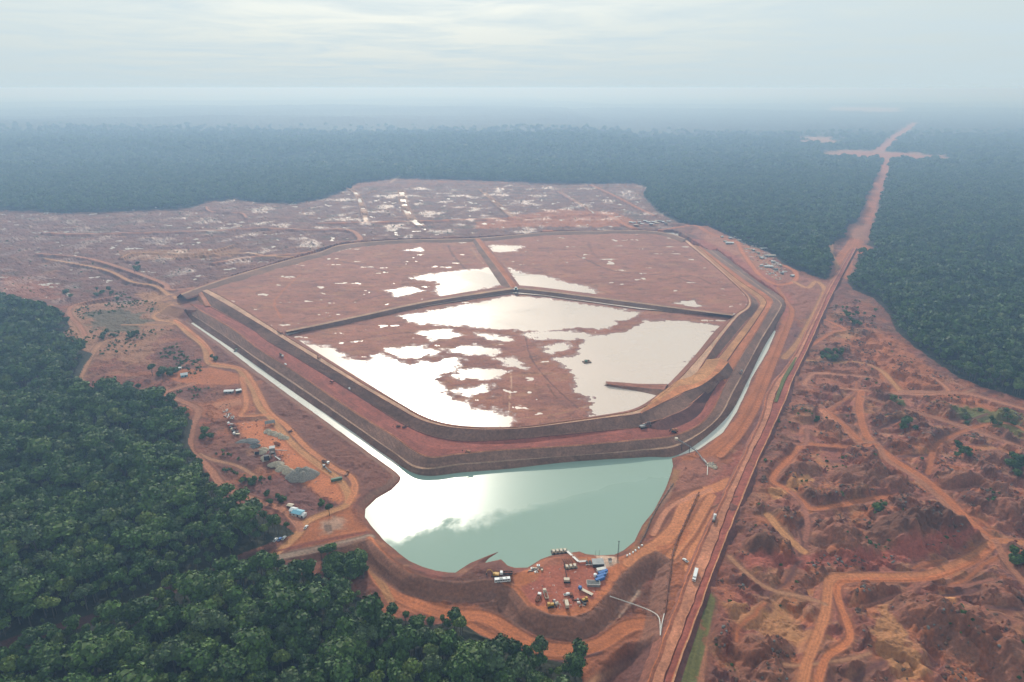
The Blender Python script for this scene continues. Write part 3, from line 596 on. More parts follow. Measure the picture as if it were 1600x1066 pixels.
poly_mesh('lake_water', W([(612,738),(618,748),(604,764),(582,774),(564,793),(563,808),(573,824),(594,850),(618,869),(638,884),(660,893),(690,899),(716,900),(745,890),(775,893),(830,893),(900,880),(985,880),(985,860),(1000,848),(1014,822),(1032,798),(1052,765),(1058,745),(1058,722),(1062,712),(1045,690),(850,700),(725,712),(670,712),(640,712)]), 0.0, WT)
poly_mesh('channel_water', W([(286,492),(300,512),(343,545),(400,588),(464,634),(540,690),(574,714),(612,738),(640,712),(600,680),(500,620),(400,550),(330,500)]), 0.0, WC)  # left channel: its glint is put into the pale water colour
poly_mesh('channel_water', W([(1062,712),(1058,722),(1096,708),(1135,680),(1156,646),(1177,602),(1204,550),(1222,512),(1200,512),(1160,590),(1120,640),(1080,680),(1045,690)]), 0.0, WC)
poly_mesh('pond_water', cellF, 17.4, WM)
backcell = c1W[0:4] + W([(560,496),(650,481),(745,466),(800,458),(850,462),(1000,483)], 19) + c1W[18:] + northW
poly_mesh('back_basin_water', backcell, 19.2, WM)
quad_plane('pool_water', [at(-450, 300, -.0), at(1060, 300, -.0), at(1060, 372, -.0), at(540, 372, 0), at(290, 450, 0), at(90, 490, 0), at(-450, 470, -.0)], WP).location.z = -1.75

# ------------------------------------------------------------------ embankments
def loft(name, contours, cols, k=5, cross=3, wob=.35, label=None, parent=None, jit=.35):
    """contours: list of world point lists with the same number of stations"""
    Vs = []; Fs = []; Cs = []; off = 0
    cc = [crom(c, k) for c in contours]
    for c_ in cc:
        jx = jit * fbm(c_[:, 0], c_[:, 1], 16, 3, 451); jy = jit * fbm(c_[:, 0], c_[:, 1], 16, 3, 457); c_[:, 0] += jx; c_[:, 1] += jy
    for i in range(len(cc) - 1):
        a, b = cc[i], cc[i + 1]; n = len(a)
        t = np.linspace(0, 1, cross + 1)
        P = a[None] * (1 - t[:, None, None]) + b[None] * t[:, None, None]
        X, Y = P[..., 0], P[..., 1]
        mid = (np.minimum(t, 1 - t) * 2)[:, None]
        P[..., 2] += wob * mid * fbm(X, Y, 9, 3, 400 + i)
        col = np.array(cols[i])[None, None, :] * (1 + .32 * fbm(X, Y, 30, 4, 410 + i) + .25 * fbm(X, Y, 5, 2, 420 + i))[..., None]
        arc = np.concatenate([[0], np.cumsum(np.linalg.norm(np.diff(a, axis=0), axis=1))])
        rill = pn(arc / 2.6, arc * 0 + i * 3.7, 431)[None, :] * .8 + pn(arc / 7.0, arc * 0 + i * 1.3, 433)[None, :]
        rut = pn(t[:, None] * 7 + 3.1 * i + 0 * arc[None, :], arc[None, :] / 60 + 0 * t[:, None], 435)
        col = col * (1 + .16 * rill + .20 * rut)[..., None]
        Vs.append(P.reshape(-1, 3)); Cs.append(np.concatenate([np.clip(col, 0, .9), np.full(col.shape[:2] + (1,), .9)], -1).reshape(-1, 4))
        Fs.append(grid_faces(cross + 1, n) + off); off += P.shape[0] * P.shape[1]
    V = np.concatenate(Vs); Fq = np.concatenate(Fs)
    me = mesh_np(name, V, Fq, SOIL, np.concatenate(Cs))
    nrm = np.zeros(len(me.polygons) * 3, np.float32); me.polygons.foreach_get('normal', nrm)
    if nrm.reshape(-1, 3)[:, 2].mean() < 0: me.flip_normals()
    o = link(name, me, parent)
    if not parent: o['kind'] = 'structure'
    return o
def hs(key, f):
    return [at(p[0], p[1], f(i) if callable(f) else f) for i, p in enumerate(ST[key])]
def off2(a, b, d):       # point list shifted from a towards b by d metres
    out = []
    for p, q in zip(a, b):
        v = np.array(q) - np.array(p); v[2] = 0; n = np.linalg.norm(v) + 1e-6; out.append(tuple(np.array(p) + v / n * d))
    return out
def wz(P, dz): return [(p[0], p[1], p[2] + dz) for p in P]
K0 = hs('c0', 17.2); K1 = hs('c1', 20.5); K2 = hs('c2', 20.5)
K3 = hs('c3', lambda i: {14: 15.0, 15: 14.5}.get(i, berm_h(i) + (.6 if i > 15 else .3)))
K4 = hs('c4', lambda i: berm_h(i)); K5 = hs('c5', lambda i: 6.0 if i < 16 else 8.0); K6 = hs('c6', lambda i: -.4 if i < 19 else 2.5)
K3b = [(p[0], p[1], p[2]) for p in K3]
KT = []  # foot of the steep spoil slope, painted dark for its shadow
toe2 = {13: (1004, 672), 14: (1050, 670), 15: (1100, 638), 16: (1122, 580)}
for i, p in enumerate(K3): KT.append(at(*toe2[i], berm_h(i) + .1) if i in (14, 15) else off2([p], [K4[i]], .8)[0])
Kin = [(p[0], p[1], 14.0) for p in off2(K0, K1, -4)]
crest_line = off2(K4, K3, 2.2)
b0, b1 = off2(K4, K5, .3), K5
K5a = off2(K5, K4, 1.6); K5b = off2(K5, K6, 1.6)
K5b = [(p[0], p[1], K5[i][2]) for i, p in enumerate(K5b)]; K5a = [(p[0], p[1], K5[i][2]) for i, p in enumerate(K5a)]
K6o = [(p[0], p[1], p[2] - 5) for p in off2(K6, K5, -9)]
KTc = off2(KT, K3, .0)
rd1 = [tuple(np.array(a) * .45 + np.array(b) * .55) for a, b in zip(KT, K4)]
K2e = off2(K2, K1, 1.2)
dam = loft('tailings_dam', [Kin, K0, wz(off2(K1, K0, .6), .0), wz(K1, .6), wz(off2(K1, K2, 1.0), .0), K2e, wz(K2, .5), off2(K2, K3, .8)], [MUD*.6, MUD*.7, ORANGE*.7, ORANGE*.6, SAND*1.05, ORANGE*.9, PLUM*1.4], k=9)
loft('dam_slope', [off2(K2, K3, .8), wz(off2(K3, K2, 1.2), .3), wz(K3, .5), KT], [GREY * .95, PINK * .9, PLUM * .9], k=14, cross=4, wob=.6)
def berm_cols(): return RED * 1.05
loft('dam_berm', [KT, rd1, off2(K4, K3, 3.2), wz(off2(K4, K3, 1.5), .9), K4], [RED * 1.08, RED * .95, ORANGE * .7, PINK * .95], k=9, cross=7, wob=.8)
loft('dam_lower_slope', [K4, K5a, K5b, K6, K6o], [GREY * 1.0, SAND * .75, GREY * .85, GREY * .6], k=14, cross=4, wob=.6)
# pinkish haul surface over the right hand berm
def sub(L_, a, b): return L_[a:b]
aa = sub(KT, 16, 24); bb = sub(K4, 16, 24)
def mixl(p, q, t, dz=0): return [tuple(np.array(a) * (1 - t) + np.array(b) * t + np.array((0, 0, dz))) for a, b in zip(p, q)]
loft('berm_haul_road', [mixl(aa, bb, .02, .25), mixl(aa, bb, .05, 1.0), mixl(aa, bb, .09, .75), mixl(aa, bb, .48, .75), mixl(aa, bb, .51, 1.7), mixl(aa, bb, .55, .8), mixl(aa, bb, .93, .7), mixl(aa, bb, .97, .1)],
     [PINK, PLUM, OCHRE * .95, OCHRE * .7, RED * .6, ORANGE * 1.0, RED], k=9, wob=.3)
# orange apron where the crest widens
ap1 = W([(1000,644),(1020,630),(1040,618),(1060,604),(1085,600),(1105,590),(1118,575),(1125,560)], 20.9)
ap0 = W([(1001,643),(1016,629),(1030,616),(1046,604),(1060,594),(1080,588),(1096,574),(1104,562)], 20.9)
ap2 = W([(1002,646),(1030,632),(1052,621),(1070,612),(1096,602),(1116,588),(1128,578),(1138,566)], 20.9)
apd = [(p[0], p[1], 13) for p in off2(ap2, ap1, -10)]
loft('crest_apron', [[(p[0], p[1], 16) for p in off2(ap0, ap1, -4)], ap0, ap1, ap2, apd], [ORANGE * .8, OCHRE * 1.05, ORANGE2, GREY * .75], k=6)
sp2 = W([(1003,662),(1030,655),(1060,643),(1085,626),(1105,608),(1120,596)], 15.0)
sp2b = off2(sp2, W([(1003,672),(1035,677),(1066,665),(1092,645),(1112,622),(1126,600)], 9.5), 1.6)
sp3 = W([(1003,670),(1035,676),(1066,664),(1092,644),(1114,620),(1128,598)], 9.8)
loft('spoil_slope', [wz(W([(1001,647),(1025,635),(1052,622),(1078,610),(1100,600),(1120,588)], 20.6), 0), wz(sp2, 0), wz(sp2b, .3), wz(sp3, -2.0)], [GREY * .8, PINK * .9, PLUM * .62], k=8, cross=4)  # lowest face coloured darker to stand for the shadow on it
# dividing dikes
def dike(name, crest_l, crest_r, foot_l, foot_r, zt, zl, zr, cl, cc_, crr, k=6):
    cl_, cr_ = W(crest_l, zt), W(crest_r, zt)
    fl_, fr_ = W(foot_l, zl), W(foot_r, zr)
    return loft(name, [wz(off2(fl_, cl_, -3), -2.5), fl_, cl_, wz(mixl(cl_, cr_, .15), .45), wz(mixl(cl_, cr_, .8), .0), cr_, fr_, wz(off2(fr_, cr_, -3), -2.5)], [cl, cl, PINK, cc_, cc_, crr, crr], k=k)
d1c = [(446,517),(500,506),(575,490),(650,473.5),(725,461),(803,449)]
d1r = [(447,519),(501,508),(576,492),(651,475.5),(726,463),(804,451.5)]
dike('basin_dike', [(x, y - .3) for x, y in d1c], d1r, [(x, y - 4) for x, y in d1c], [(447,521.5),(501,515.5),(576,500),(651,483),(726,471),(804,459.5)], 23.5, 19.4, 17.2, MUD*.8, SAND*.9, GREY*.75)
d2c = [(803,449),(850,453.5),(925,463),(1000,472.5),(1075,482.5),(1146,491.5)]
dike('basin_dike', d2c, [(x - 1, y + 2) for x, y in d2c], [(x, y - 4) for x, y in d2c], [(802,459.5),(849,464),(923,474),(998,484),(1072,491.5),(1142,494.5)], 23.5, 19.4, 17.2, MUD*.8, SAND*.8, GREY*.72)
dike('basin_dike', [(742,373),(762,400),(782,426),(799,450)], [(749,373),(770,398),(790,424),(808,449)], [(736,375),(752,402),(770,428),(786,452)], [(753,374),(776,400),(797,426),(815,450)], 24.0, 19.0, 19.0, GREY*.85, ORANGE*.9, MUD*.9)
dike('basin_spur', [(946,597.5),(975,599.5),(1005,601.5),(1042,602)], [(950,600.5),(976,603.5),(1004,606),(1038,609)], [(947,596),(975,598),(1005,600),(1044,600)], [(943,602),(974,608),(1002,613),(1034,621)], 20.6, 17.4, 17.2, MUD*.7, MUD*.95, GREY*.85)
# north dam of the back basins
nc = [(1070,374),(1043,365.5),(1000,361),(920,362),(850,364),(745,373),(625,376),(537,383),(500,395),(449,408),(380,428),(316,449),(284,461)]
nf = [(1064,381),(1040,371),(1000,366.5),(920,368),(850,370),(745,379),(625,382.5),(545,390),(505,403),(455,417),(388,437),(334,453),(290,466)]
no = [(1082,372),(1048,360),(1000,356),(920,357),(850,359),(745,369),(625,371),(533,378),(495,390),(444,402),(372,423),(300,447),(270,460)]
ncw = W(nc, 23); nfw = W(nf, 18.6); now_ = W(no, 14)
loft('north_dam', [wz(off2(nfw, ncw, -3), -2), nfw, ncw, wz(off2(ncw, now_, 4), .7), wz(off2(ncw, now_, 9), 0), wz(now_, -11)], [PURP*1.3, GREY*.85, SAND*.85, PINK*.8, RED*.9], k=6)
# ramp at the north west corner
rl = W([(303,451),(311,462),(318,478)], 19); rr = W([(312,450),(322,462),(330,477)], 19)
for i, zz in enumerate((21.5, 17.5, 12.9)):
    rl[i] = at([303,312,321][i], [451,463,479][i], zz); rr[i] = at([314,324,332][i], [451,463,479][i], zz)
loft('dam_ramp', [[(p[0], p[1], p[2] - 9) for p in off2(rl, rr, -8)], rl, wz(off2(rl, rr, 1.5), .8), wz(mixl(rl, rr, .5), .5), rr, [(p[0], p[1], p[2] - 9) for p in off2(rr, rl, -8)]], [TAN, PINK, PINK*.9, ORANGE, TAN], k=6)
# haul road with its shoulder ridge
HL = [(992,1120),(1011,1066),(1032,1010),(1053,955),(1071,905),(1092,855),(1112,812),(1128,780),(1141,752),(1158,718),(1176,680),(1191,648),(1196,622),(1208,598),(1232,568),(1249,540),(1262,514),(1276,486),(1290,455),(1306,428),(1318,408),(1330,388)]
HM = [(1020,1120),(1037,1066),(1057,1010),(1078,955),(1097,905),(1117,853),(1132,812),(1144,780),(1155,752),(1170,718),(1189,680),(1203,648),(1210,622),(1220,600),(1240,572),(1257,540),(1269,514),(1282,486),(1296,455),(1311,428),(1322,408),(1333,388)]
HE = [(1034,1120),(1052,1066),(1072,1008),(1094,950),(1112,900),(1131,850),(1147,811),(1160,779),(1171,752),(1186,716),(1203,680),(1217,648),(1229,622),(1236,600),(1249,572),(1263,543),(1275,516),(1288,486),(1302,457),(1315,432),(1327,408),(1338,388)]
for nm, P in (('HL', HL), ('HM', HM), ('HE', HE)):
    pass
zr_ = 6.2
hl, hm, he = W(HL, zr_), W(HM, zr_), W(HE, zr_)
hin = [(p[0], p[1], 0.0) for p in off2(hl, hm, -7)]
hout = [(p[0], p[1], 1.0) for p in off2(he, hm, -9)]
loft('haul_road', [hin, hl, wz(off2(hl, hm, 1.0), .5), wz(off2(hl, hm, 3.2), .1), wz(off2(hm, hl, .2), .15)], [MUD * .8, ORANGE * .9, BROWN * 1.15, PINK * .95], k=14, cross=5, wob=.3, jit=1.1)
loft('pipe_corridor', [wz(off2(hm, hl, .2), .15), wz(off2(hm, he, .6), -.5), wz(off2(he, hm, 1.6), -.5), wz(off2(he, hm, .7), 1.1), wz(off2(he, hm, -.5), 1.1), wz(off2(he, hm, -1.2), 0), hout], [RED * .7, RED * 1.15, ORANGE, TAN * 1.35, RED * .6, PLUM * 1.2], k=14, cross=4, wob=.3, jit=.5)
gv0 = W([(1210,628),(1216,610),(1222,592),(1232,575),(1243,558)], 6.6); gv1 = W([(1214,628),(1221,610),(1228,592),(1238,575),(1245,558)], 6.6)
loft('grass_verge', [wz(off2(gv0, gv1, -1), -2), gv0, gv1, wz(off2(gv1, gv0, -1), -2)], [GREEN, np.array((.11,.13,.04)), GREEN], k=5)

# ------------------------------------------------------------------ things: helpers
PAL = dict(
 white=mat('white_paint', (.78, .78, .76), .45, 0, .05, .8), cream=mat('cream_sheet', (.60, .50, .38), .6, 0, .12, .6),
 blue=mat('blue_paint', (.045, .16, .42), .5, 0, .1, .7), dark=mat('dark_steel', (.05, .048, .05), .6, .3, .2, .9),
 grey=mat('grey_sheet', (.27, .28, .28), .55, .2, .12, .5), yellow=mat('yellow_paint', (.55, .30, .05), .5, 0, .12, .8),
 rust=mat('rusty_steel', (.20, .08, .05), .8, .2, .25, .6), rubber=mat('rubber', (.025, .023, .022), .9), glass=mat('window_glass', (.03, .04, .05), .12, 0, .02, .5, .6),
 red=mat('red_paint', (.40, .05, .03), .5), teal=mat('light_blue_sheet', (.18, .42, .52), .5), rock_brown=mat('brown_rock', (.13, .08, .06), .95, 0, .4, .8, .1, .3), stone=mat('crushed_stone', (.30, .27, .23), .95, 0, .4, .9, .1, .5),
 gstone=mat('grey_gravel', (.17, .165, .155), .95, 0, .35, 1.1, .1, .5), cstone=mat('pale_stone', (.46, .38, .28), .95, 0, .35, .8, .1, .5),
 pvc=mat('pale_pipe', (.66, .62, .56), .5), wood=mat('timber', (.22, .13, .08), .9, 0, .2, 1), green=mat('green_paint', (.08, .16, .10), .6),
 dust=mat('dusty_orange', (.38, .17, .09), .9, 0, .2, .6), soilheap=mat('red_soil_heap', (.26, .09, .055), .95, 0, .3, .5, .1, .4))
class MB:
    def __init__(s): s.v = []; s.f = []
    def add(s, vs, fs):
        o = len(s.v); s.v += [tuple(v) for v in vs]; s.f += [tuple(i + o for i in f) for f in fs]; return s
    def box(s, x, y, z, sx, sy, sz, ch=0.0, top=1.0, tx=0.0):
        """box standing on z; ch chamfers the upright edges, top shrinks the upper face, tx slides it"""
        hx, hy = sx / 2, sy / 2; c = min(ch, hx * .8, hy * .8)
        if c > 0: ring = [(-hx + c, -hy), (hx - c, -hy), (hx, -hy + c), (hx, hy - c), (hx - c, hy), (-hx + c, hy), (-hx, hy - c), (-hx, -hy + c)]
        else: ring = [(-hx, -hy), (hx, -hy), (hx, hy), (-hx, hy)]
        n = len(ring); vs = [(x + a, y + b, z) for a, b in ring] + [(x + a * top + tx, y + b * top, z + sz) for a, b in ring]
        fs = [tuple(reversed(range(n))), tuple(range(n, 2 * n))] + [(i, (i + 1) % n, n + (i + 1) % n, n + i) for i in range(n)]
        return s.add(vs, fs)
    def tube(s, p, q, r, n=8, r2=None):
        from mathutils import Vector
        p, q = Vector(p), Vector(q); d = (q - p); d.normalize(); u = d.orthogonal().normalized(); w_ = d.cross(u); r2 = r if r2 is None else r2
        vs = []
        for k in range(n):
            a = 2 * math.pi * k / n; o = u * math.cos(a) + w_ * math.sin(a); vs.append(p + o * r)
        for k in range(n):
            a = 2 * math.pi * k / n; o = u * math.cos(a) + w_ * math.sin(a); vs.append(q + o * r2)
        return s.add(vs, [tuple(reversed(range(n))), tuple(range(n, 2 * n))] + [(i, (i + 1) % n, n + (i + 1) % n, n + i) for i in range(n)])
    def path(s, P, r, n=8):
        for a, b in zip(P[:-1], P[1:]): s.tube(a, b, r, n)
        return s
    def gable(s, x, y, z, sx, sy, sz, ov=.3):
        hx, hy = sx / 2 + ov, sy / 2 + ov
        return s.add([(x - hx, y - hy, z), (x + hx, y - hy, z), (x + hx, y + hy, z), (x - hx, y + hy, z), (x - hx, y, z + sz), (x + hx, y, z + sz)],
                     [(0, 3, 2, 1), (0, 1, 5, 4), (2, 3, 4, 5), (0, 4, 3), (1, 2, 5)])
    def heap(s, x, y, z, r, h, seed=0, ax=1.0, flat=.25, n=22, rings=7):
        q = random.Random(seed); ph = [q.uniform(0, 6.28) for _ in range(4)]; vs = []; fs = []
        for i in range(rings + 1):
            t = i / rings
            for k in range(n):
                a = 2 * math.pi * k / n; rr = r * (1 + .16 * math.sin(2 * a + ph[0]) + .1 * math.sin(3 * a + ph[1]) + .07 * math.sin(7 * a + ph[2]))
                d = (1 - t) * rr; zz = h * min(1, t / (1 - flat)) ** .9 * (1 + .1 * math.sin(5 * a + ph[3]) + q.uniform(-.08, .08))
                vs.append((x + d * math.cos(a) * ax, y + d * math.sin(a), z + (zz if i else -.6)))
        for i in range(rings):
            for k in range(n): fs.append((i * n + k, i * n + (k + 1) % n, (i + 1) * n + (k + 1) % n, (i + 1) * n + k))
        return s.add(vs, fs)
    def mesh(s, name, m):
        me = bpy.data.meshes.new(name); me.from_pydata(s.v, [], s.f); me.materials.append(PAL[m] if isinstance(m, str) else m); me.update(); return me
    def part(s, name, m, parent, label=None):
        o = link(name, s.mesh(name, m), parent)
        if label: o['label'] = label
        return o
def thing(name, label, cat, loc, rz=0.0, group=None):
    o = bpy.data.objects.new(name, None); COL.objects.link(o); o.location = loc; o.rotation_euler = (0, 0, rz); o.empty_display_size = 1
    o['label'] = label; o['category'] = cat
    if group: o['group'] = group
    return o
def copy_thing(r, loc, rz, label, group=None, s=1.0):
    c = r.copy(); COL.objects.link(c); c.location = loc; c.rotation_euler = (0, 0, rz); c['label'] = label; c.scale = (s, s, s)
    if group: c['group'] = group
    def kids(src, dst):
        for ch in list(src.children):
            k = ch.copy(); COL.objects.link(k); k.parent = dst; kids(ch, k)
    kids(r, c); return c
def on(px, py, z=None, dz=0.0):
    """point on the ground seen at a pixel of the photograph"""
    if z is not None: return at(px, py, z + dz)
    zz = 4.0
    for _ in range(6):
        p = at(px, py, zz); zz = float(gz(p[0], p[1])[0])
    return (p[0], p[1], zz + dz)
def heading(p, q, z=4.0):
    a, b = at(*p, z), at(*q, z); return math.atan2(b[1] - a[1], b[0] - a[0])

def wheels(t, xs, y, r, wd=.4, name='wheel'):
    for x in xs:
        for sgn in (-1, 1):
            w_ = MB().tube((x, sgn * (y - wd), r), (x, sgn * y, r), r, 12).part(name, 'rubber', t)
            MB().tube((x, sgn * (y - .05), r), (x, sgn * (y + .03), r), r * .45, 8).part('rim', 'grey', w_)
def truck(label, loc, rz, cab='white', bed='cream', kind='dump', L_=9.0, group=None):
    t = thing({'dump': 'dump_truck', 'box': 'box_truck', 'tank': 'tank_truck', 'flat': 'flatbed_truck'}[kind], label, 'truck', loc, rz, group)
    MB().box(0, 0, .8, L_, 1.1, .35).part('chassis', 'dark', t)
    wheels(t, (-L_ / 2 + 1.2, -L_ / 2 + 2.6, L_ / 2 - 1.6), 1.25, .55)
    c = MB().box(L_ / 2 - 1.05, 0, 1.0, 2.1, 2.5, 1.9, .15, .94, -.06).part('cab', cab, t)
    MB().box(L_ / 2 - .02, 0, 1.9, .08, 2.1, .75).part('windscreen', 'glass', c)
    for s_ in (-1, 1): MB().box(L_ / 2 + .02, s_ * .85, 1.1, .06, .4, .25).part('headlight', 'pvc', c)
    bl = L_ - 2.7; bx = -L_ / 2 + bl / 2
    if kind == 'dump':
        m = MB().box(bx, 0, 1.2, bl, 2.5, .18)
        for s_ in (-1, 1): m.box(bx, s_ * 1.2, 1.38, bl, .12, 1.0)
        m.box(bx + bl / 2 - .08, 0, 1.38, .14, 2.3, 1.25).box(bx - bl / 2 + .08, 0, 1.38, .14, 2.3, .9)
        b_ = m.part('tipping_bed', bed, t)
        MB().heap(bx, 0, 1.7, 1.25, .7, 3, ax=bl / 2.7, n=12, rings=4).part('load', 'soilheap', b_)
    elif kind == 'box':
        b_ = MB().box(bx, 0, 1.2, bl, 2.5, 2.5, .06).part('cargo_box', bed, t)
        for s_ in (-1, 1): MB().box(bx - bl / 2 - .03, s_ * .6, 1.35, .06, 1.1, 2.2).part('door', bed, b_)
    elif kind == 'tank':
        b_ = MB().tube((bx - bl / 2, 0, 2.2), (bx + bl / 2, 0, 2.2), 1.15, 16).part('tank', bed, t)
        MB().tube((bx, 0, 3.3), (bx, 0, 3.55), .35, 10).part('hatch', 'dark', b_)
        MB().box(bx, 0, 1.15, bl, 1.4, .3).part('cradle', 'dark', t)
    else:
        MB().box(bx, 0, 1.2, bl, 2.5, .2).part('deck', bed, t)
    return t
def pickup(label, loc, rz, col='white', group=None):
    t = thing('pickup_truck', label, 'pickup truck', loc, rz, group)
    b_ = MB().box(0, 0, .5, 5.2, 1.85, .55, .12).part('body', col, t)
    c = MB().box(.35, 0, 1.05, 2.4, 1.7, .75, .1, .82).part('cabin', col, t)
    MB().box(1.42, 0, 1.12, .06, 1.3, .5).part('windscreen', 'glass', c); MB().box(-.75, 0, 1.12, .06, 1.3, .45).part('rear_window', 'glass', c)
    MB().box(-1.7, 0, 1.06, 1.5, 1.45, .03).part('cargo_bed', 'dark', b_)
    wheels(t, (-1.6, 1.6), .95, .38, .25); return t
def coach(label, loc, rz):
    t = thing('coach_bus', label, 'bus', loc, rz)
    b_ = MB().box(0, 0, .5, 12, 2.6, 2.7, .18, .97).part('body', 'white', t)
    for s_ in (-1, 1):
        for i in range(6): MB().box(-4.7 + i * 1.85, s_ * 1.30, 1.75, 1.6, .06, .85).part('window', 'glass', b_)
    MB().box(6.0, 0, 1.4, .06, 2.2, 1.4).part('windscreen', 'glass', b_)
    MB().box(-1, 0, 3.2, 2.6, 1.6, .25, .2).part('roof_unit', 'grey', b_); MB().box(3, 0, 3.2, 1.2, 1.2, .18, .2).part('roof_hatch', 'grey', b_)
    wheels(t, (-3.6, -2.4, 4.0), 1.3, .5, .3); return t
def excavator(label, loc, rz, col='yellow', group=None, s=1.0):
    t = thing('excavator', label, 'excavator', loc, rz, group); t.scale = (s, s, s)
    for sg in (-1, 1):
        MB().box(0, sg * 1.2, .35, 4.2, .6, .5, 0).tube((-2.1, sg * 1.2 - .3, .5), (-2.1, sg * 1.2 + .3, .5), .45, 10).tube((2.1, sg * 1.2 - .3, .5), (2.1, sg * 1.2 + .3, .5), .45, 10).part('track', 'rubber', t)
    MB().tube((0, 0, .5), (0, 0, 1.1), .9, 12).part('turntable', 'dark', t)
    MB().box(-.7, 0, 1.1, 3.4, 2.6, 1.1, .25, .94).box(-2.2, 0, 1.1, .8, 2.4, 1.0, .2).part('engine_house', col, t)
    c = MB().box(.9, .75, 1.1, 1.4, 1.05, 1.7, .1, .9).part('cab', col, t); MB().box(1.6, .75, 1.9, .05, .8, .75).part('window', 'glass', c)
    MB().tube((.8, -.2, 1.7), (3.2, -.2, 4.4), .32, 6, .26).tube((3.2, -.2, 4.4), (5.2, -.2, 4.0), .26, 6, .2).part('boom', col, t)
    a_ = MB().tube((5.2, -.2, 4.0), (6.0, -.2, 1.5), .2, 6, .15).part('arm', col, t)
    MB().box(5.9, -.2, .5, .9, 1.1, .95, 0, .8).part('bucket', 'dark', a_)
    return t
def dozer(label, loc, rz, col='yellow'):
    t = thing('bulldozer', label, 'bulldozer', loc, rz)
    for sg in (-1, 1): MB().box(0, sg * 1.1, .1, 3.6, .55, .9, 0, .8).part('track', 'rubber', t)
    MB().box(.6, 0, .8, 2.4, 1.3, 1.0, .1).part('bonnet', col, t)
    c = MB().box(-.9, 0, .9, 1.5, 1.6, 1.6, .1, .9).part('cab', col, t); MB().box(-.1, 0, 1.7, .05, 1.2, .6).part('window', 'glass', c)
    MB().box(2.6, 0, .15, .25, 3.6, 1.2).part('blade', 'dark', t)
    MB().tube((1.6, 1.0, .6), (2.5, 1.0, .6), .12, 6).tube((1.6, -1.0, .6), (2.5, -1.0, .6), .12, 6).part('push_arm', col, t); return t
def shed(label, loc, rz, sx, sy, h, roof='white', wall='cream', name='shed', cat='shed', open_=False, group=None, rise=None, flat=False):
    t = thing(name, label, cat, loc, rz, group); rise = rise if rise is not None else sy * .16
    if open_:
        for a in (-1, 1):
            for b in (-1, 0, 1): MB().tube((a * (sx / 2 - .3), b * (sy / 2 - .3), -.8), (a * (sx / 2 - .3), b * (sy / 2 - .3), h), .15, 6).part('post', 'dark', t)
    else:
        w_ = MB().box(0, 0, -.8, sx, sy, h + .8).part('wall', wall, t)
        MB().box(sx * .2, -sy / 2 - .04, 0, min(1.6, sx * .3), .08, min(2.2, h * .8)).part('door', 'dark', w_)
        MB().box(-sx * .22, -sy / 2 - .04, h * .4, min(1.4, sx * .25), .08, h * .35).part('window', 'glass', w_)
    if flat: MB().box(0, 0, h, sx + .5, sy + .5, .25).part('roof', roof, t)
    else: MB().gable(0, 0, h, sx, sy, rise).part('roof', roof, t)
    return t
def container(label, loc, rz, col='blue', L_=12.0, group=None, wd=2.5, h=2.6):
    t = thing('shipping_container', label, 'container', loc, rz, group)
    MB().box(0, 0, .1, L_, wd, h).part('shell', col, t)
    m = MB()
    n = int(L_ / 1.2)
    for i in range(n + 1):
        x = -L_ / 2 + i * L_ / n
        for sg in (-1, 1): m.box(x, sg * (wd / 2 + .04), .2, .25, .1, h - .2)
        m.box(x, 0, h + .1, .25, wd, .07)
    m.part('rib', col, t)
    for sg in (-1, 1): MB().box(L_ / 2 + .05, sg * wd / 4, .25, .08, wd / 2 - .1, h - .3).part('door', col, t)
    return t

# ------------------------------------------------------------------ things: pump yard on the promontory
YZ = 4.3
hr = heading((1075, 955), (1112, 812), 6)
truck('white box truck driving down the red haul road, long shadow behind it', at(1086, 902, 6.4), hr + math.pi, 'white', 'white', 'box', 13)
truck('grey tank truck with pale cab on the haul road, uphill of the white box truck', at(1116, 812, 6.4), hr, 'white', 'grey', 'tank', 10)
pickup('small white pickup parked on the orange spoil strip beside the haul road', on(1071, 877), 2.2)
coach('white coach bus parked on the dam crest where the crest meets the pump yard', on(785, 909), R(8))
truck('dark tipper truck with white cab parked on the dam just above the white coach', on(791, 898), R(182), 'white', 'dark', 'dump', 9.5)
excavator('dark orange excavator with raised arm on the dam crest left of the coach', on(774, 900), R(172), 'yellow', s=1.15)
# barges
def pump_barge(name, label, cat, loc, rz, n):
    t = thing(name, label, cat, loc, rz); Lb = 3.1 * n + .8
    MB().box(0, 0, -.3, Lb, 4.6, .9).part('deck', 'dark', t)
    m = MB()
    for x in np.linspace(-Lb / 2 + .15, Lb / 2 - .15, n + 1):
        for y in (-2.2, 2.2): m.tube((x, y, .6), (x, y, 1.7), .07, 5)
    for y in (-2.2, 2.2): m.tube((-Lb / 2, y, 1.65), (Lb / 2, y, 1.65), .07, 5)
    m.part('railing', 'yellow', t)
    for i in range(n):
        x = (i - (n - 1) / 2) * 3.1
        p = MB().box(x, .3, .6, 1.9, 2.8, 1.5, .2).part('pump', 'cream', t)
        MB().tube((x, -1.0, 1.2), (x, -2.4, 1.0), .3, 8).part('outlet', 'dark', p)
    return t
b1 = at(874, 863, .2); a1 = heading((863, 863.5), (885, 861.5), 0)
pump_barge('pump_barge', 'row of cream pumps on a dark floating barge off the yard shore', 'barge', b1, a1, 4)
b2 = on(892, 887); pump_barge('pump_skid', 'row of pumps on a dark skid on land, below the rusty pipes', 'pump skid', b2, a1 + .05, 3)
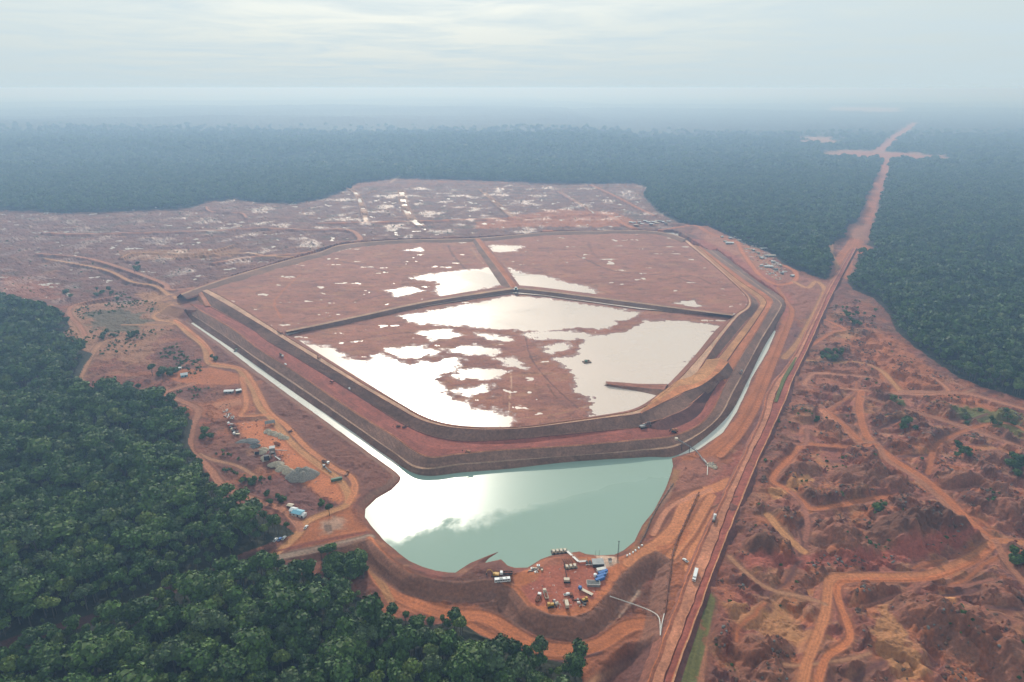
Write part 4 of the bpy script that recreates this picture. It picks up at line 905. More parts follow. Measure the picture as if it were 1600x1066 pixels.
for i in range(5):
    p = at(873 + i * 3.2, 867, 1.2); q = on(883.5 + i * 3.4, 883.5, dz=1.2)
    m = MB(); P = [tuple(np.array(p) * (1 - t) + np.array(q) * t + np.array((0, 0, .5 * math.sin(t * 3.1)))) for t in np.linspace(0, 1, 7)]; m.path(P, .3)
    o = link('discharge_pipe', m.mesh('discharge_pipe', 'rust')); o['category'] = 'pipe'; o['group'] = 'rusty pipes between barge and skid'
    o['label'] = 'rusty discharge pipe, %s of the five running from barge to shore skid' % ('leftmost', 'second from left', 'middle one', 'second from right', 'rightmost')[i]
g0 = at(886, 861, 1.6); g1 = on(904, 880, dz=1.6); g2 = on(917, 879, dz=1.6)
t = thing('gangway', 'white railed gangway bending from the pump barge to the yard', 'gangway', (0, 0, 0))
for a, b, nm in ((g0, g1, 'walkway'), (g1, g2, 'landing')):
    v = np.array(b) - np.array(a); n_ = np.array((-v[1], v[0], 0)) / (np.linalg.norm(v[:2]) + 1e-6) * .9
    m = MB(); a_, b_ = np.array(a), np.array(b)
    m.add([a_ - n_, a_ + n_, b_ + n_, b_ - n_, a_ - n_ - (0, 0, .3), a_ + n_ - (0, 0, .3), b_ + n_ - (0, 0, .3), b_ - n_ - (0, 0, .3)], [(0, 3, 2, 1), (4, 5, 6, 7), (0, 1, 5, 4), (1, 2, 6, 5), (2, 3, 7, 6), (3, 0, 4, 7)]).part(nm, 'white', t)
    r_ = MB()
    for sg in (-1, 1):
        r_.tube(a_ + n_ * sg + (0, 0, 1.1), b_ + n_ * sg + (0, 0, 1.1), .1, 5)
        for k in np.linspace(0, 1, 7): c_ = a_ * (1 - k) + b_ * k + n_ * sg; r_.tube(c_, c_ + (0, 0, 1.1), .06, 5)
    r_.part('handrail', 'cream', t)
t = thing('booster_pumps', 'dark booster pump set where the white gangway ends', 'pump set', on(922, 881), .1)
for i in range(3):
    p = MB().box(-2.4 + i * 2.4, 0, 0, 1.6, 3.4, 1.7, .2).part('pump_body', 'dark', t); MB().tube((-2.4 + i * 2.4, 1, 1.7), (-2.4 + i * 2.4, 1, 2.7), .25, 8).part('exhaust', 'grey', p)
MB().tube((-4, -2, .8), (4, -2, .8), .35, 8).part('manifold', 'pvc', t)
shed('grey flat-roofed generator house at the top end of the pump yard', on(934, 883), .05, 8.5, 6.5, 3.2, 'grey', 'dark', 'generator_house', 'generator house', flat=True)
m = MB().path([on(939, 876, dz=2.8), on(944, 886, dz=2.8), on(949, 896, dz=1.2), on(946, 900, dz=.8)], .28)
o = link('transfer_pipe', m.mesh('transfer_pipe', 'white')); o['label'] = 'white pipe bending down past the generator house to the blue containers'; o['category'] = 'pipe'
ca = heading((930, 905), (950, 897), YZ)
container('pale blue-grey container topmost beside the three blue ones', on(939, 893), ca - .25, 'pvc', 6.5, wd=3.0)
cl = ('upper bright blue container in the stack of three at the yard edge', 'middle bright blue container of the three at the yard edge', 'lower bright blue container of the three, next to the grey tank')
for i in range(3): container(cl[i], on(942 - i * 2.4, 897.0 + i * 5.2), ca, 'blue', 7.6, 'blue containers in the pump yard', wd=2.1)
t = thing('settling_tank', 'dark grey rectangular tank with pale rim below the blue containers', 'tank', on(927, 914), ca - .55)
MB().box(0, 0, -.2, 9.5, 5.0, 2.2).part('tank_wall', 'grey', t)
r_ = MB()
for sg in (-1, 1): r_.box(0, sg * 2.5, 2.0, 9.8, .25, .25).box(sg * 4.8, 0, 2.0, .25, 5.2, .25)
r_.part('rim', 'pvc', t); MB().box(0, 0, 2.02, 9.2, 4.7, .05).part('cover', 'gstone', t)
truck('blue-cab flatbed truck with long pale deck near the outer edge of the yard', on(915, 926), heading((925, 930), (907, 921), YZ), 'blue', 'cream', 'flat', 12)
t = thing('water_tank', 'small white round water tank left of the blue containers', 'tank', on(930, 901)); MB().tube((0, 0, 0), (0, 0, 2.2), 1.3, 16).part('shell', 'white', t); MB().tube((0, 0, 2.2), (0, 0, 2.5), 1.3, 16, .4).part('roof', 'white', t)
# crane
cb = on(886, 909); t = thing('crawler_crane', 'crane with thin dark boom and pinkish cab in the middle of the yard', 'crane', cb, 0)
for sg in (-1, 1): MB().box(0, sg * 1.5, 0, 5, .8, 1.0).part('track', 'rubber', t)
MB().box(-.3, 0, 1.1, 4.2, 2.8, 1.6, .2).part('house', 'cream', t)
tip = np.array(on(880, 887, dz=3.0)) - np.array(cb); tip = tip * .85 + np.array((0, 0, 5.0))
m = MB(); base_ = np.array((0, 0, 1.8))
for ox, oz in ((.3, 0), (-.3, 0), (0, .5)): m.tube(base_ + (ox, 0, oz), tip + (ox * .4, 0, oz * .4), .1, 5)
for k in range(9): a_ = base_ + (tip - base_) * k / 9; b_ = base_ + (tip - base_) * (k + 1) / 9; m.tube(a_ + (.3, 0, 0), b_ + (-.3, 0, 0), .06, 4); m.tube(a_ + (-.3, 0, 0), b_ + (0, 0, .4), .06, 4)
m.part('boom', 'dark', t)
m = MB().tube(tip, tip + (0, 0, -2.5), .05, 4).box(tip[0], tip[1], tip[2] - 3.1, .5, .5, .6).part('hook', 'dark', t)
truck('large cream-bodied tipper facing up the yard, left group of machines', on(852.5, 931), R(100), 'cream', 'cream', 'dump', 9.5)
truck('dusty pale tipper parked beside the large cream tipper at the yard rim', on(841, 936), R(70), 'white', 'dust', 'dump', 8)
t = dozer('yellow bulldozer near the lower rim of the yard, right of the two tippers', on(860, 948), R(15)); t.scale = (1.4,) * 3
truck('cream-roofed box truck alone at the lowest point of the yard rim', on(885, 946), R(95), 'dust', 'cream', 'box', 8.5)
excavator('small dark excavator in the middle of the yard under the crane', on(893, 932), R(-80), 'rust', s=.8)
pickup('small white pickup next to the small dark excavator in the yard', on(886, 930), .3)
t = dozer('orange bulldozer at the right rim of the yard below the flatbed truck', on(914, 939), R(200)); t.scale = (1.2,) * 3
for (x, y, n_, lb) in ((838, 891, 26, 'jumbled heap of grey scrap and parts at the yard top left'), (871, 943, 16, 'row of pale crates and parts between bulldozer and box truck on the yard rim'), (903, 943, 12, 'low line of scrap pipe along the lower right yard rim')):
    p0 = on(x, y); t = thing('scrap_heap', lb, 'scrap heap', p0, 0); q = random.Random(x)
    for k in range(n_):
        a = q.uniform(0, 6.28); d = q.uniform(0, 4.5); e = MB(); h_ = q.uniform(.4, 1.6)
        if q.random() < .5: e.box(d * math.cos(a) * 1.2, d * math.sin(a), 0, q.uniform(.8, 2.4), q.uniform(.6, 1.8), h_, .05)
        else: e.tube((d * math.cos(a) * 1.2, d * math.sin(a), .4), (d * math.cos(a) * 1.2 + q.uniform(-2, 2), d * math.sin(a) + q.uniform(-2, 2), q.uniform(.2, 1.3)), .25, 6)
        e.part('scrap_piece', q.choice(['grey', 'dark', 'cream', 'rust', 'pvc']), t)
for (x, y, lb) in ((831.5, 890.5, 'white plastic tank left of the grey scrap heap'), (841, 886, 'white plastic tank behind the grey scrap heap')):
    t = thing('plastic_tank', lb, 'tank', on(x, y)); MB().box(0, 0, 0, 2.4, 2.2, 1.7, .3).part('body', 'white', t); MB().tube((0, 0, 1.7), (0, 0, 2.0), .4, 10).part('lid', 'dark', t)
t = thing('lattice_mast', 'thin dark lattice mast standing at the lake corner of the yard', 'mast', on(965, 880), 0)
m = MB(); hh = 20
for k in range(3):
    a = k * 2.094; m.tube((.9 * math.cos(a), .9 * math.sin(a), 0), (.2 * math.cos(a), .2 * math.sin(a), hh), .09, 5)
m.part('leg_frame', 'dark', t); m = MB()
for i in range(12):
    z0 = i * hh / 12; z1 = z0 + hh / 12; r0 = .9 - .7 * i / 12; r1 = .9 - .7 * (i + 1) / 12
    for k in range(3): a = k * 2.094; b = a + 2.094; m.tube((r0 * math.cos(a), r0 * math.sin(a), z0), (r1 * math.cos(b), r1 * math.sin(b), z1), .05, 4)
m.part('bracing', 'dark', t); MB().box(0, 0, hh, 1.6, .3, .3).part('lamp_bar', 'dark', t)
for i, (x, y) in enumerate(((930, 874), (936, 873))):
    t = thing('lamp_pole', ('left' if i == 0 else 'right') + ' of the two thin poles behind the generator house', 'pole', on(x, y), 0, 'thin poles behind the generator house'); MB().tube((0, 0, 0), (0, 0, 8), .12, 6, .07).part('shaft', 'dark', t); MB().box(.4, 0, 7.9, 1.0, .3, .2).part('lamp_head', 'grey', t)
t = thing('pump_shack', 'small white shack with dark doorway on the pale pad right of the generator house', 'shack', on(953, 878), .2)
MB().box(0, 0, 0, 2.4, 2.2, 2.3).part('wall', 'white', t); MB().box(0, 0, 2.3, 2.8, 2.6, .2).part('roof', 'dark', t)
q = random.Random(3)
for i, (x, y) in enumerate(((980, 869), (984, 867), (989, 864), (993, 861), (998, 857), (1003, 853))):
    t = thing('concrete_block', 'white concrete block, number %s up the rim from the mast' % ('one', 'two', 'three', 'four', 'five', 'six')[i] if 0 else ['lowest white block by the mast on the lake rim', 'white block second from the mast on the lake rim', 'white block third from the mast on the lake rim', 'white block third from the top on the lake rim', 'white block second from the top on the lake rim', 'highest white block on the lake rim'][i], 'block', on(x, y), q.uniform(0, 3), 'white blocks along the lake rim')
    MB().box(0, 0, 0, 1.6, 1.0, 1.0, .12).part('body', 'white', t)

# ------------------------------------------------------------------ pipelines
def pipe(name, label, pts, r, m, dz=1.0, sup=None, fixed=None, cat='pipeline'):
    P3 = [on(x, y, dz=dz) if fixed is None else at(x, y, fixed) for x, y in pts]; C_ = crom(P3, 5)
    t = thing(name, label, cat, tuple(C_[0])); C0 = C_ - C_[0]
    MB().path([tuple(p) for p in C0], r).part('pipe', m, t)
    fl_ = MB()
    for p, q_ in zip(C0[::3], C0[1::3]): d = (q_ - p) / (np.linalg.norm(q_ - p) + 1e-6); fl_.tube(p, p + d * .5, r * 1.35, 8)
    fl_.part('flange', m, t)
    if sup:
        acc = 0
        for p, q_ in zip(C0[:-1], C0[1:]):
            acc += np.linalg.norm(q_ - p)
            if acc > sup:
                acc = 0; d = (q_ - p) / (np.linalg.norm(q_ - p) + 1e-6); n_ = np.array((-d[1], d[0], 0))
                MB().tube(p + n_ * 1.6 - (0, 0, r + .2), p - n_ * 1.6 - (0, 0, r + .2), .25, 4).tube(p + n_ * 1.2 - (0, 0, r), p + n_ * 1.2 - (0, 0, dz + .6), .15, 4).tube(p - n_ * 1.2 - (0, 0, r), p - n_ * 1.2 - (0, 0, dz + .6), .15, 4).part('sleeper', 'wood', t)
    return t
pipe('pipeline', 'white pipeline running from the yard slope across the hollow to the haul road', [(953, 936), (982, 945.5), (1003, 953), (1019, 960), (1028, 967), (1031, 978), (1031.5, 997)], .34, 'pvc', 2.2, 9)
pipe('pipeline', 'short white pipe joining the long white pipeline beside the haul road', [(1038, 960), (1034, 978), (1032, 996)], .32, 'pvc', 1.2)
pipe('pipeline', 'long rusty pipeline on sleepers running down beside the haul road', [(1092, 771), (1083, 790), (1074, 810), (1065, 830), (1057, 848), (1051, 868), (1048, 888), (1044, 916), (1041, 944), (1038, 961)], .5, 'rust', 1.1, 6)
pipe('pipeline', 'thin dark pipeline with pale joints along the lake bank track', [(1052, 757), (1040, 775), (1028, 793), (1018, 812), (1010, 832), (1000, 850)], .3, 'dark', .8, 8)
# spillway pipe bridge over the channel
P = [at(1057, 686, 12.8), at(1066, 691, 11.5), at(1078, 698, 9.5), at(1088, 705, 7.5), at(1094, 712, 6), at(1098, 718, 5), at(1104, 724, 4.8)]
t = thing('pipe_bridge', 'dark pipe bridge stepping down the dam over the right channel', 'pipe bridge', P[0]); Q = [tuple(np.array(p) - np.array(P[0])) for p in P]
MB().path(Q, .55).part('pipe', 'grey', t); m = MB()
for sg in (-1, 1): m.path([(q_[0] + sg * .9, q_[1] + sg * .6, q_[2] + .9) for q_ in Q], .12, 5)
m.part('handrail', 'dark', t)
for q_ in Q[1:5]: MB().tube((q_[0], q_[1], q_[2]), (q_[0], q_[1], -Q[0][2] - P[0][2] + -4), .3, 6).part('pier', 'dark', t)
MB().box(0, 0, -1, 3, 3, 2.2).part('head_box', 'cream', t)
t = thing('outlet_chute', 'pale chute and stone-lined outlet below the pipe bridge', 'outlet', on(1108, 726), 0)
MB().heap(2, -1, -.3, 5.5, .9, 5, 1.1, .6).part('stone_apron', 'cstone', t); m = MB(); q = random.Random(9)
for k in range(30): m.box(2 + q.gauss(0, 2.6), -1 + q.gauss(0, 2.2), .3, q.uniform(.5, 1.3), q.uniform(.5, 1.2), q.uniform(.4, .9), .1)
m.part('boulders', 'stone', t)['kind'] = 'stuff'
m = MB(); p0 = np.array(on(1108, 726)); m.path([(np.array(on(*p, dz=.5)) - p0) for p in ((1099, 717), (1102, 721), (1106, 727), (1105.5, 735), (1105, 743))], .35); m.part('hose', 'pvc', t)
# decant tower where the dikes meet
t = thing('decant_tower', 'small dark decant tower where the three inner dikes meet', 'tower', at(806, 455, 21), 0)
for a in (-1, 1):
    for b in (-1, 1): MB().tube((a * 3, b * 3, -5), (a * 2.4, b * 2.4, 3.5), .4, 6).part('leg', 'dark', t)
MB().box(0, 0, 3.2, 7, 7, .5).part('platform', 'grey', t); MB().box(0, 0, 3.7, 4, 4, 3).part('cabin', 'green', t); MB().box(0, 0, 6.7, 4.6, 4.6, .3).part('roof', 'grey', t)
# pontoons
for (x, y, z, lb, s_) in ((371, 548, 0.1, 'small dark pontoon with pump in the long left channel', 1.2), (917, 566, 17.6, 'dark raft floating on the pale basin water', 1.3)):
    t = thing('pontoon', lb, 'raft', at(x, y, z), .3); t.scale = (s_,) * 3
    for sg in (-1, 1): MB().tube((-4, sg * 2, 0), (4, sg * 2, 0), .6, 10).part('float', 'dark', t)
    MB().box(0, 0, .5, 7.5, 5, .3).part('deck', 'wood', t); MB().box(-1, 0, .8, 2.5, 2.2, 1.6, .2).part('pump', 'green', t); MB().box(2, 1, .8, 1.2, 1.2, 1.0).part('toolbox', 'rust', t)

# ------------------------------------------------------------------ machines on the dam
excavator('excavator with white cab at the tip of the dark spoil slope on the dam', at(1005, 669, 12.2), R(20), 'grey', s=1.5)
t = dozer('dark bulldozer pushing red soil on the berm right of the excavator', at(1054, 675, 11), R(150), 'dust'); t.scale = (1.7,) * 3
excavator('orange excavator at the crest of the lower slope of the dam front', at(731, 707, 12.1), R(160), 'dust', s=1.0)
excavator('excavator left of its twin on the berm of the left dam arm', at(622, 667, 12.4), R(200), 'rust', s=.9, group='pair of excavators on the left berm')
excavator('excavator right of its twin on the berm of the left dam arm', at(632, 668, 12.4), R(20), 'rust', s=.9, group='pair of excavators on the left berm')
pickup('white pickup on the pink edge halfway down the left dam arm', at(546, 608, 13), heading((500, 575), (546, 606), 12))
truck('dark water truck where wet dark soil ends on the left berm', at(440, 557, 12.3), heading((400, 530), (440, 557), 12), 'white', 'dark', 'tank', 10)
pickup('pale pickup by the lower berm edge beside the dark water truck', at(446, 570, 12.3), heading((400, 540), (446, 569), 12))
excavator('dark excavator on the left dam crest by the end of the inner dike', at(438, 521, 21), R(140), 'dust', s=1.3)
excavator('dark excavator on the left dam crest beside the first white pool', at(498, 560, 21), R(120), 'dust', s=1.1)
t = dozer('small red bulldozer at the outer edge of the left dam crest', at(519, 597, 13.2), R(150), 'red')
truck('small dump truck on the bank of the right channel above the bridge', at(1158, 583, 9), R(60), 'grey', 'grey', 'dump', 9)

# ------------------------------------------------------------------ stone plant on the left
def heap_thing(label, x, y, r, h, m, seed, ax=1.2, flat=.35, name='stone_heap', cat='stone heap'):
    o = link(name, MB().heap(0, 0, 0, r, h, seed, ax, flat, 26, 8).mesh(name, m), None, on(x, y)); o['label'] = label; o['category'] = cat; return o
heap_thing('big flat-topped grey stockpile of crushed stone with one steep shadowed side', 473, 745, 11.5, 7.5, 'stone', 1, 1.2, .5)
heap_thing('dark grey gravel cone left of the crusher tower', 398, 698, 5, 3.6, 'gstone', 2, 1.2, .15)
heap_thing('low grey gravel spread behind the dark gravel cone', 388, 690, 8, 1.6, 'gstone', 3, 1.4, .5)
for i, (x, y, r_) in enumerate(((419, 675, 5), (427, 678, 5.5), (436, 681, 5), (444, 685, 4.5))):
    heap_thing('pale stone heap, %s in the row beside the service road' % ('topmost', 'second from top', 'second from bottom', 'lowest')[i], x, y, r_, 2.6, 'cstone', 10 + i)
for i, (x, y, r_) in enumerate(((409, 705, 6), (432, 726, 6), (440, 732, 5.5), (449, 737, 5), (415, 716, 5))):
    heap_thing('cream stone heap %s' % ('at the upper left of the crusher', 'just below the crusher', 'between crusher and stockpile, upper one', 'between crusher and stockpile, lower one', 'at the left foot of the crusher')[i], x, y, r_, 2.8, 'cstone', 20 + i)
t = thing('stone_crusher', 'grey stone crusher with tall hopper tower and sloping conveyors', 'crusher', on(427, 715), .3)
for a in (-1, 1):
    for b in (-1, 1): MB().tube((a * 2.6, b * 2.6, 0), (a * 1.8, b * 1.8, 9), .25, 6).part('leg', 'grey', t)
MB().box(0, 0, 8.5, 4.5, 4.5, 3.2, .2, 1.25).part('hopper', 'grey', t); MB().box(0, 0, 4.5, 4, 4, 1.5).part('screen_deck', 'dark', t)
MB().box(-6, -2, 0, 5, 4, 4.5, .2).part('jaw_crusher', 'dark', t)
for a, b in (((2, 1, 8), (13, 9, 1)), ((-5, 1, 3), (-1, 1, 9)), ((0, 3, 4), (-3, 15, 1.5)), ((1, -3, 4), (7, -13, 3.5))):
    c_ = MB(); a_, b_ = np.array(a, float), np.array(b, float); v = b_ - a_; n_ = np.array((-v[1], v[0], 0)) / np.linalg.norm(v[:2]) * .6
    c_.add([a_ - n_, a_ + n_, b_ + n_, b_ - n_, a_ - n_ - (0, 0, .5), a_ + n_ - (0, 0, .5), b_ + n_ - (0, 0, .5), b_ - n_ - (0, 0, .5)], [(0, 3, 2, 1), (4, 5, 6, 7), (0, 1, 5, 4), (1, 2, 6, 5), (2, 3, 7, 6), (3, 0, 4, 7)])
    cv = c_.part('conveyor', 'grey', t); mid = (a_ + b_) / 2; MB().tube(mid + n_, (mid[0], mid[1], 0), .12, 5).tube(mid - n_, (mid[0], mid[1], 0), .12, 5).part('trestle', 'dark', cv)
truck('brown tipper unloading above the crusher tower', on(433, 695), R(150), 'dust', 'dust', 'dump', 8)
shed('dark lean-to shed at the top of the stone yard', on(422, 664), .4, 10, 8, 3.6, 'gstone', 'dark', open_=True)
shed('small dark hut on the bank left of the crusher', on(402, 709), .2, 4, 4, 3.4, 'rust', 'dark', name='hut', cat='hut')
truck('dark tipper truck leaving the stone yard at its right-hand exit', on(509, 724), R(-30), 'white', 'gstone', 'dump', 9)
container('dark green container at the lower right of the stone yard', on(526, 751), R(25), 'green', 10)
t = thing('conveyor_line', 'dark low conveyor lying along the right side of the stone yard', 'conveyor', on(512, 735), heading((505, 730), (522, 745)))
MB().box(0, 0, 1.0, 16, 1.2, .4).part('belt', 'dark', t)
for x in (-6, -2, 2, 6): MB().tube((x, .5, 0), (x, .5, 1), .1, 5).tube((x, -.5, 0), (x, -.5, 1), .1, 5).part('trestle', 'grey', t)
MB().box(-8, 0, 0, 2.4, 2.2, 2.4, .1).part('drive_unit', 'grey', t)
truck('small brown truck parked on the service road junction near the channel corner', on(542, 741), R(80), 'dust', 'dust', 'flat', 7)
excavator('small brown excavator on the slope between service road and channel', on(454, 675), R(30), 'rust', s=.8)
# scrap rows
q = random.Random(21)
for i in range(6):
    x = 360 + i * 1.9; y = 664 + i * 3.1
    lb = 'derelict %s vehicle, %s in the row left of the stone yard' % (('white', 'red', 'dark', 'pale', 'dark', 'white')[i], ('topmost', 'second', 'third', 'fourth', 'fifth', 'lowest')[i])
    truck(lb, on(x, y), R(170 + q.uniform(-12, 12)), ('white', 'red', 'dark', 'cream', 'dark', 'white')[i], ('grey', 'rust', 'dark', 'rust', 'grey', 'cream')[i], ('flat', 'dump', 'flat', 'box', 'dump', 'flat')[i], 7, 'derelict vehicles left of the stone yard')
for i, (x, y) in enumerate(((352, 643), (358, 647), (355, 651), (363, 653))):
    p0 = on(x, y); t = thing('scrap_heap', ('upper left', 'upper right', 'lower left', 'lower right')[i] + ' heap of whitish scrap above the derelict vehicles', 'scrap heap', p0, 0, 'whitish scrap heaps')
    for k in range(14):
        e = MB(); a = q.uniform(0, 6.28); d = q.uniform(0, 3.6); e.box(d * math.cos(a), d * math.sin(a), 0, q.uniform(.6, 1.8), q.uniform(.5, 1.4), q.uniform(.4, 1.4), .05); e.part('scrap_piece', q.choice(['white', 'grey', 'cream', 'rust']), t)
shed('white tent with blue side on the round orange pad at the forest edge', on(288, 588), .4, 8, 6, 2.6, 'white', 'teal', 'tent', 'tent', rise=2.2)
shed('tiny white hut above the white and blue tent', on(281, 577), .2, 4, 4, 2.4, 'white', 'cream', 'hut', 'hut')
shed('long white-roofed shed beside the service road', on(358, 614), .1, 11, 5, 3, 'white', 'grey')
shed('white shed with dark side nearest the service road', on(373, 613), .5, 6, 5, 3.2, 'white', 'dark')
shed('white and light-blue roofed shelter at the foot of the forest', on(466, 804), -.35, 9, 7, 2.8, 'teal', 'white', 'shelter', 'shelter', rise=1.2)
shed('plain white tent joined to the light-blue shelter on its left', on(459, 800), -.35, 5, 6, 2.6, 'white', 'white', 'tent', 'tent', rise=1.5)
shed('white tent to the right of the light-blue shelter', on(473, 807), -.35, 5, 5, 2.5, 'white', 'white', 'tent', 'tent', rise=1.3)
shed('small cream shed uphill of the light-blue shelter', on(454, 793), -.3, 5, 4, 2.6, 'cream', 'rust')
pickup('white pickup with orange tail driving on the clearing by the forest corner', on(478, 825), R(75))
for i, (x, y) in enumerate(((430.5, 845), (437, 844), (443.5, 842))):
    pickup(('dark-sided pickup leftmost of three parked at the forest edge', 'dark blue pickup in the middle of three parked at the forest edge', 'white pickup rightmost of three parked at the forest edge')[i], on(x, y), R(75), ('white', 'blue', 'white')[i], 'three pickups at the forest edge')

# ------------------------------------------------------------------ camps
camp = [(1140, 381, 18, 9, 'white', 'large white tent roof standing alone on the red ground of the north-east camp'), (1141, 373, 7, 6, 'white', 'small white roof directly above the large white tent'), (1156, 377, 6, 5, 'cream', 'small cream hut beside the camp road top'),
 (1166, 374, 16, 6, 'rust', 'long rust-coloured roof at the forest edge of the camp'), (1181, 382, 9, 6, 'cream', 'cream roof in the upper middle of the camp'), (1190, 384, 7, 5, 'white', 'small white roof next to the cream roof by the forest'),
 (1193, 390, 15, 8, 'white', 'bright white shed by the forest in the middle of the camp'), (1205, 401, 17, 9, 'cream', 'big cream warehouse roof on the outer side of the camp'), (1177, 392, 6, 5, 'white', 'small white hut between camp road and white shed'),
 (1197, 401, 6, 5, 'pvc', 'small pale hut next to the big cream warehouse'), (1201, 418, 17, 8, 'white', 'white shed nearest the loop at the lower end of the camp'), (1212, 422, 8, 6, 'grey', 'grey shed at the right end of the lower white shed')]
for i, (x, y, a, b, c, lb) in enumerate(camp): shed(lb, on(x, y), (i * .37) % .6 - .2, a, b, 3.4, c, 'grey', 'camp_building', 'building', group='buildings of the north-east camp')
q = random.Random(78)
small = [(1128,371,'tiny white cabin left of the camp road, at its top'), (1133,378,'tiny cream cabin left of the camp road'), (1149,372,'tiny grey cabin among the topmost camp roofs'), (1160,370,'tiny white cabin under the forest edge, left of the long rust roof'), (1174,379,'tiny grey cabin below the long rust roof'), (1185,396,'tiny cream cabin in the middle of the orange camp yards'), (1190,404,'tiny white cabin left of the big cream warehouse'), (1208,410,'tiny rust cabin between warehouse and lower white shed'), (1190,416,'tiny cream cabin left of the lower white shed'), (1222,428,'tiny grey cabin at the outer bend of the camp loop'), (1238,432,'tiny white cabin at the far right of the camp, by the forest'), (1219,416,'tiny cream cabin right of the camp by the forest edge')]
for i, (x, y, lb) in enumerate(small): shed(lb, on(x, y), q.uniform(-.5, .5), q.uniform(6, 9), q.uniform(4, 6), 2.8, 'white' if 'white' in lb else 'cream' if 'cream' in lb else 'rust' if 'rust' in lb else 'grey', 'grey', 'camp_building', 'building', group='cabins of the north-east camp')
q = random.Random(77)
wordy = ['first', 'second', 'third', 'fourth', 'fifth', 'sixth', 'seventh', 'eighth', 'ninth', 'tenth', 'eleventh', 'twelfth', 'thirteenth', 'fourteenth']
for i in range(14):
    x = 985 + i * 4.6; y = 346 + 4 * ((i * 7) % 5) / 4 + q.uniform(0, 3)
    shed('%s pale roof from the left in the row beyond the basin corner' % wordy[i], on(x, y), q.uniform(-.4, .4), q.uniform(7, 13), q.uniform(5, 8), 3.0, q.choice(['white', 'cream', 'white', 'grey']), 'rust', 'camp_building', 'building', group='pale roofs beyond the far basin corner')
# ------------------------------------------------------------------ trees
def leaf_material(name, c1_, c2_):
    m = bpy.data.materials.new(name); m.use_nodes = True; t = m.node_tree; nn = t.nodes.new; ll = t.links.new
    b = t.nodes['Principled BSDF']; b.inputs['Roughness'].default_value = .65; b.inputs['Specular IOR Level'].default_value = .25
    oi = nn('ShaderNodeObjectInfo'); at_ = nn('ShaderNodeAttribute'); at_.attribute_name = 'tint'
    at2 = nn('ShaderNodeAttribute'); at2.attribute_type = 'INSTANCER'; at2.attribute_name = 'hue'
    mx = nn('ShaderNodeMix'); mx.data_type = 'RGBA'; mx.inputs['A'].default_value = (*c1_, 1); mx.inputs['B'].default_value = (*c2_, 1)
    ll(oi.outputs['Random'], mx.inputs['Factor'])
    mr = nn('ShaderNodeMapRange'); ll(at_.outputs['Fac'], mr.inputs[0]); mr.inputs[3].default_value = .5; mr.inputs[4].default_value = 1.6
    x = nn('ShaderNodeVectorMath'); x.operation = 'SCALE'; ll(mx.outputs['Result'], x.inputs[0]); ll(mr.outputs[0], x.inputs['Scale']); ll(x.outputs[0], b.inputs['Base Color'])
    return m
LEAF = [leaf_material('leaves_dark', (.036, .075, .015), (.070, .135, .025)), leaf_material('leaves_mid', (.052, .105, .018), (.095, .160, .028)),
        leaf_material('leaves_pale', (.075, .120, .045), (.115, .160, .060)), leaf_material('leaves_olive', (.075, .110, .020), (.130, .180, .030))]
BARK = mat('bark', (.11, .095, .075), .9, 0, .25, 1.0)
def crown_arrays(seed, R_, Hc, nleaf, leaf, lobes=7, spread=.55):
    g_ = np.random.default_rng(seed)
    la = g_.uniform(0, 6.28, lobes); ld = np.sqrt(g_.uniform(0, 1, lobes)) * R_ * spread; lz = g_.uniform(-.15, .45, lobes) * Hc; lr = R_ * g_.uniform(.38, .62, lobes)
    lz[0] = .4 * Hc; ld[0] = 0; lr[0] = R_ * .6
    c = np.stack([ld * np.cos(la), ld * np.sin(la), lz], 1)
    k = g_.integers(0, lobes, nleaf); d = g_.normal(size=(nleaf, 3)); d[:, 2] = np.abs(d[:, 2]) * 1.1 - .35; d /= np.linalg.norm(d, axis=1)[:, None]
    rad = lr[k] * g_.uniform(.78, 1.08, nleaf); p = c[k] + d * rad[:, None] * np.array((1, 1, .72))
    nrm = d + g_.normal(size=(nleaf, 3)) * .45; nrm /= np.linalg.norm(nrm, axis=1)[:, None]
    u = np.cross(nrm, g_.normal(size=(nleaf, 3))); u /= np.linalg.norm(u, axis=1)[:, None]; v = np.cross(nrm, u)
    s = leaf * g_.uniform(.6, 1.35, nleaf)[:, None]
    q4 = np.stack([p + u * s, p + v * s * .8 + nrm * s * .15, p - u * s * .9, p - v * s * .8 - nrm * s * .1], 1).reshape(-1, 3)
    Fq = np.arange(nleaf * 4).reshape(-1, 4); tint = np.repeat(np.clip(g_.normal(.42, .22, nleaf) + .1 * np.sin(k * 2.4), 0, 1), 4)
    # dense inner mass
    th = np.linspace(0, 2 * np.pi, 9)[:-1]; Vi = []; Fi = []; o = len(q4)
    for j in range(lobes):
        for z_, rr in ((-.55, .45), (0, .82), (.5, .55)):
            for a in th: Vi.append(c[j] + np.array((math.cos(a) * rr, math.sin(a) * rr, z_ * .72)) * lr[j] * .95)
        b0 = o + j * 24
        for r_ in range(2):
            for i in range(8): Fi.append((b0 + r_ * 8 + i, b0 + r_ * 8 + (i + 1) % 8, b0 + r_ * 8 + 8 + (i + 1) % 8, b0 + r_ * 8 + 8 + i))
        Fi.append((b0 + 16, b0 + 18, b0 + 20, b0 + 22)); Fi.append((b0 + 7, b0 + 5, b0 + 3, b0 + 1))
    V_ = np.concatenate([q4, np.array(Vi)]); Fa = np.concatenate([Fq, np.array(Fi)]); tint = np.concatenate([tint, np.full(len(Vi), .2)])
    return V_, Fa, tint
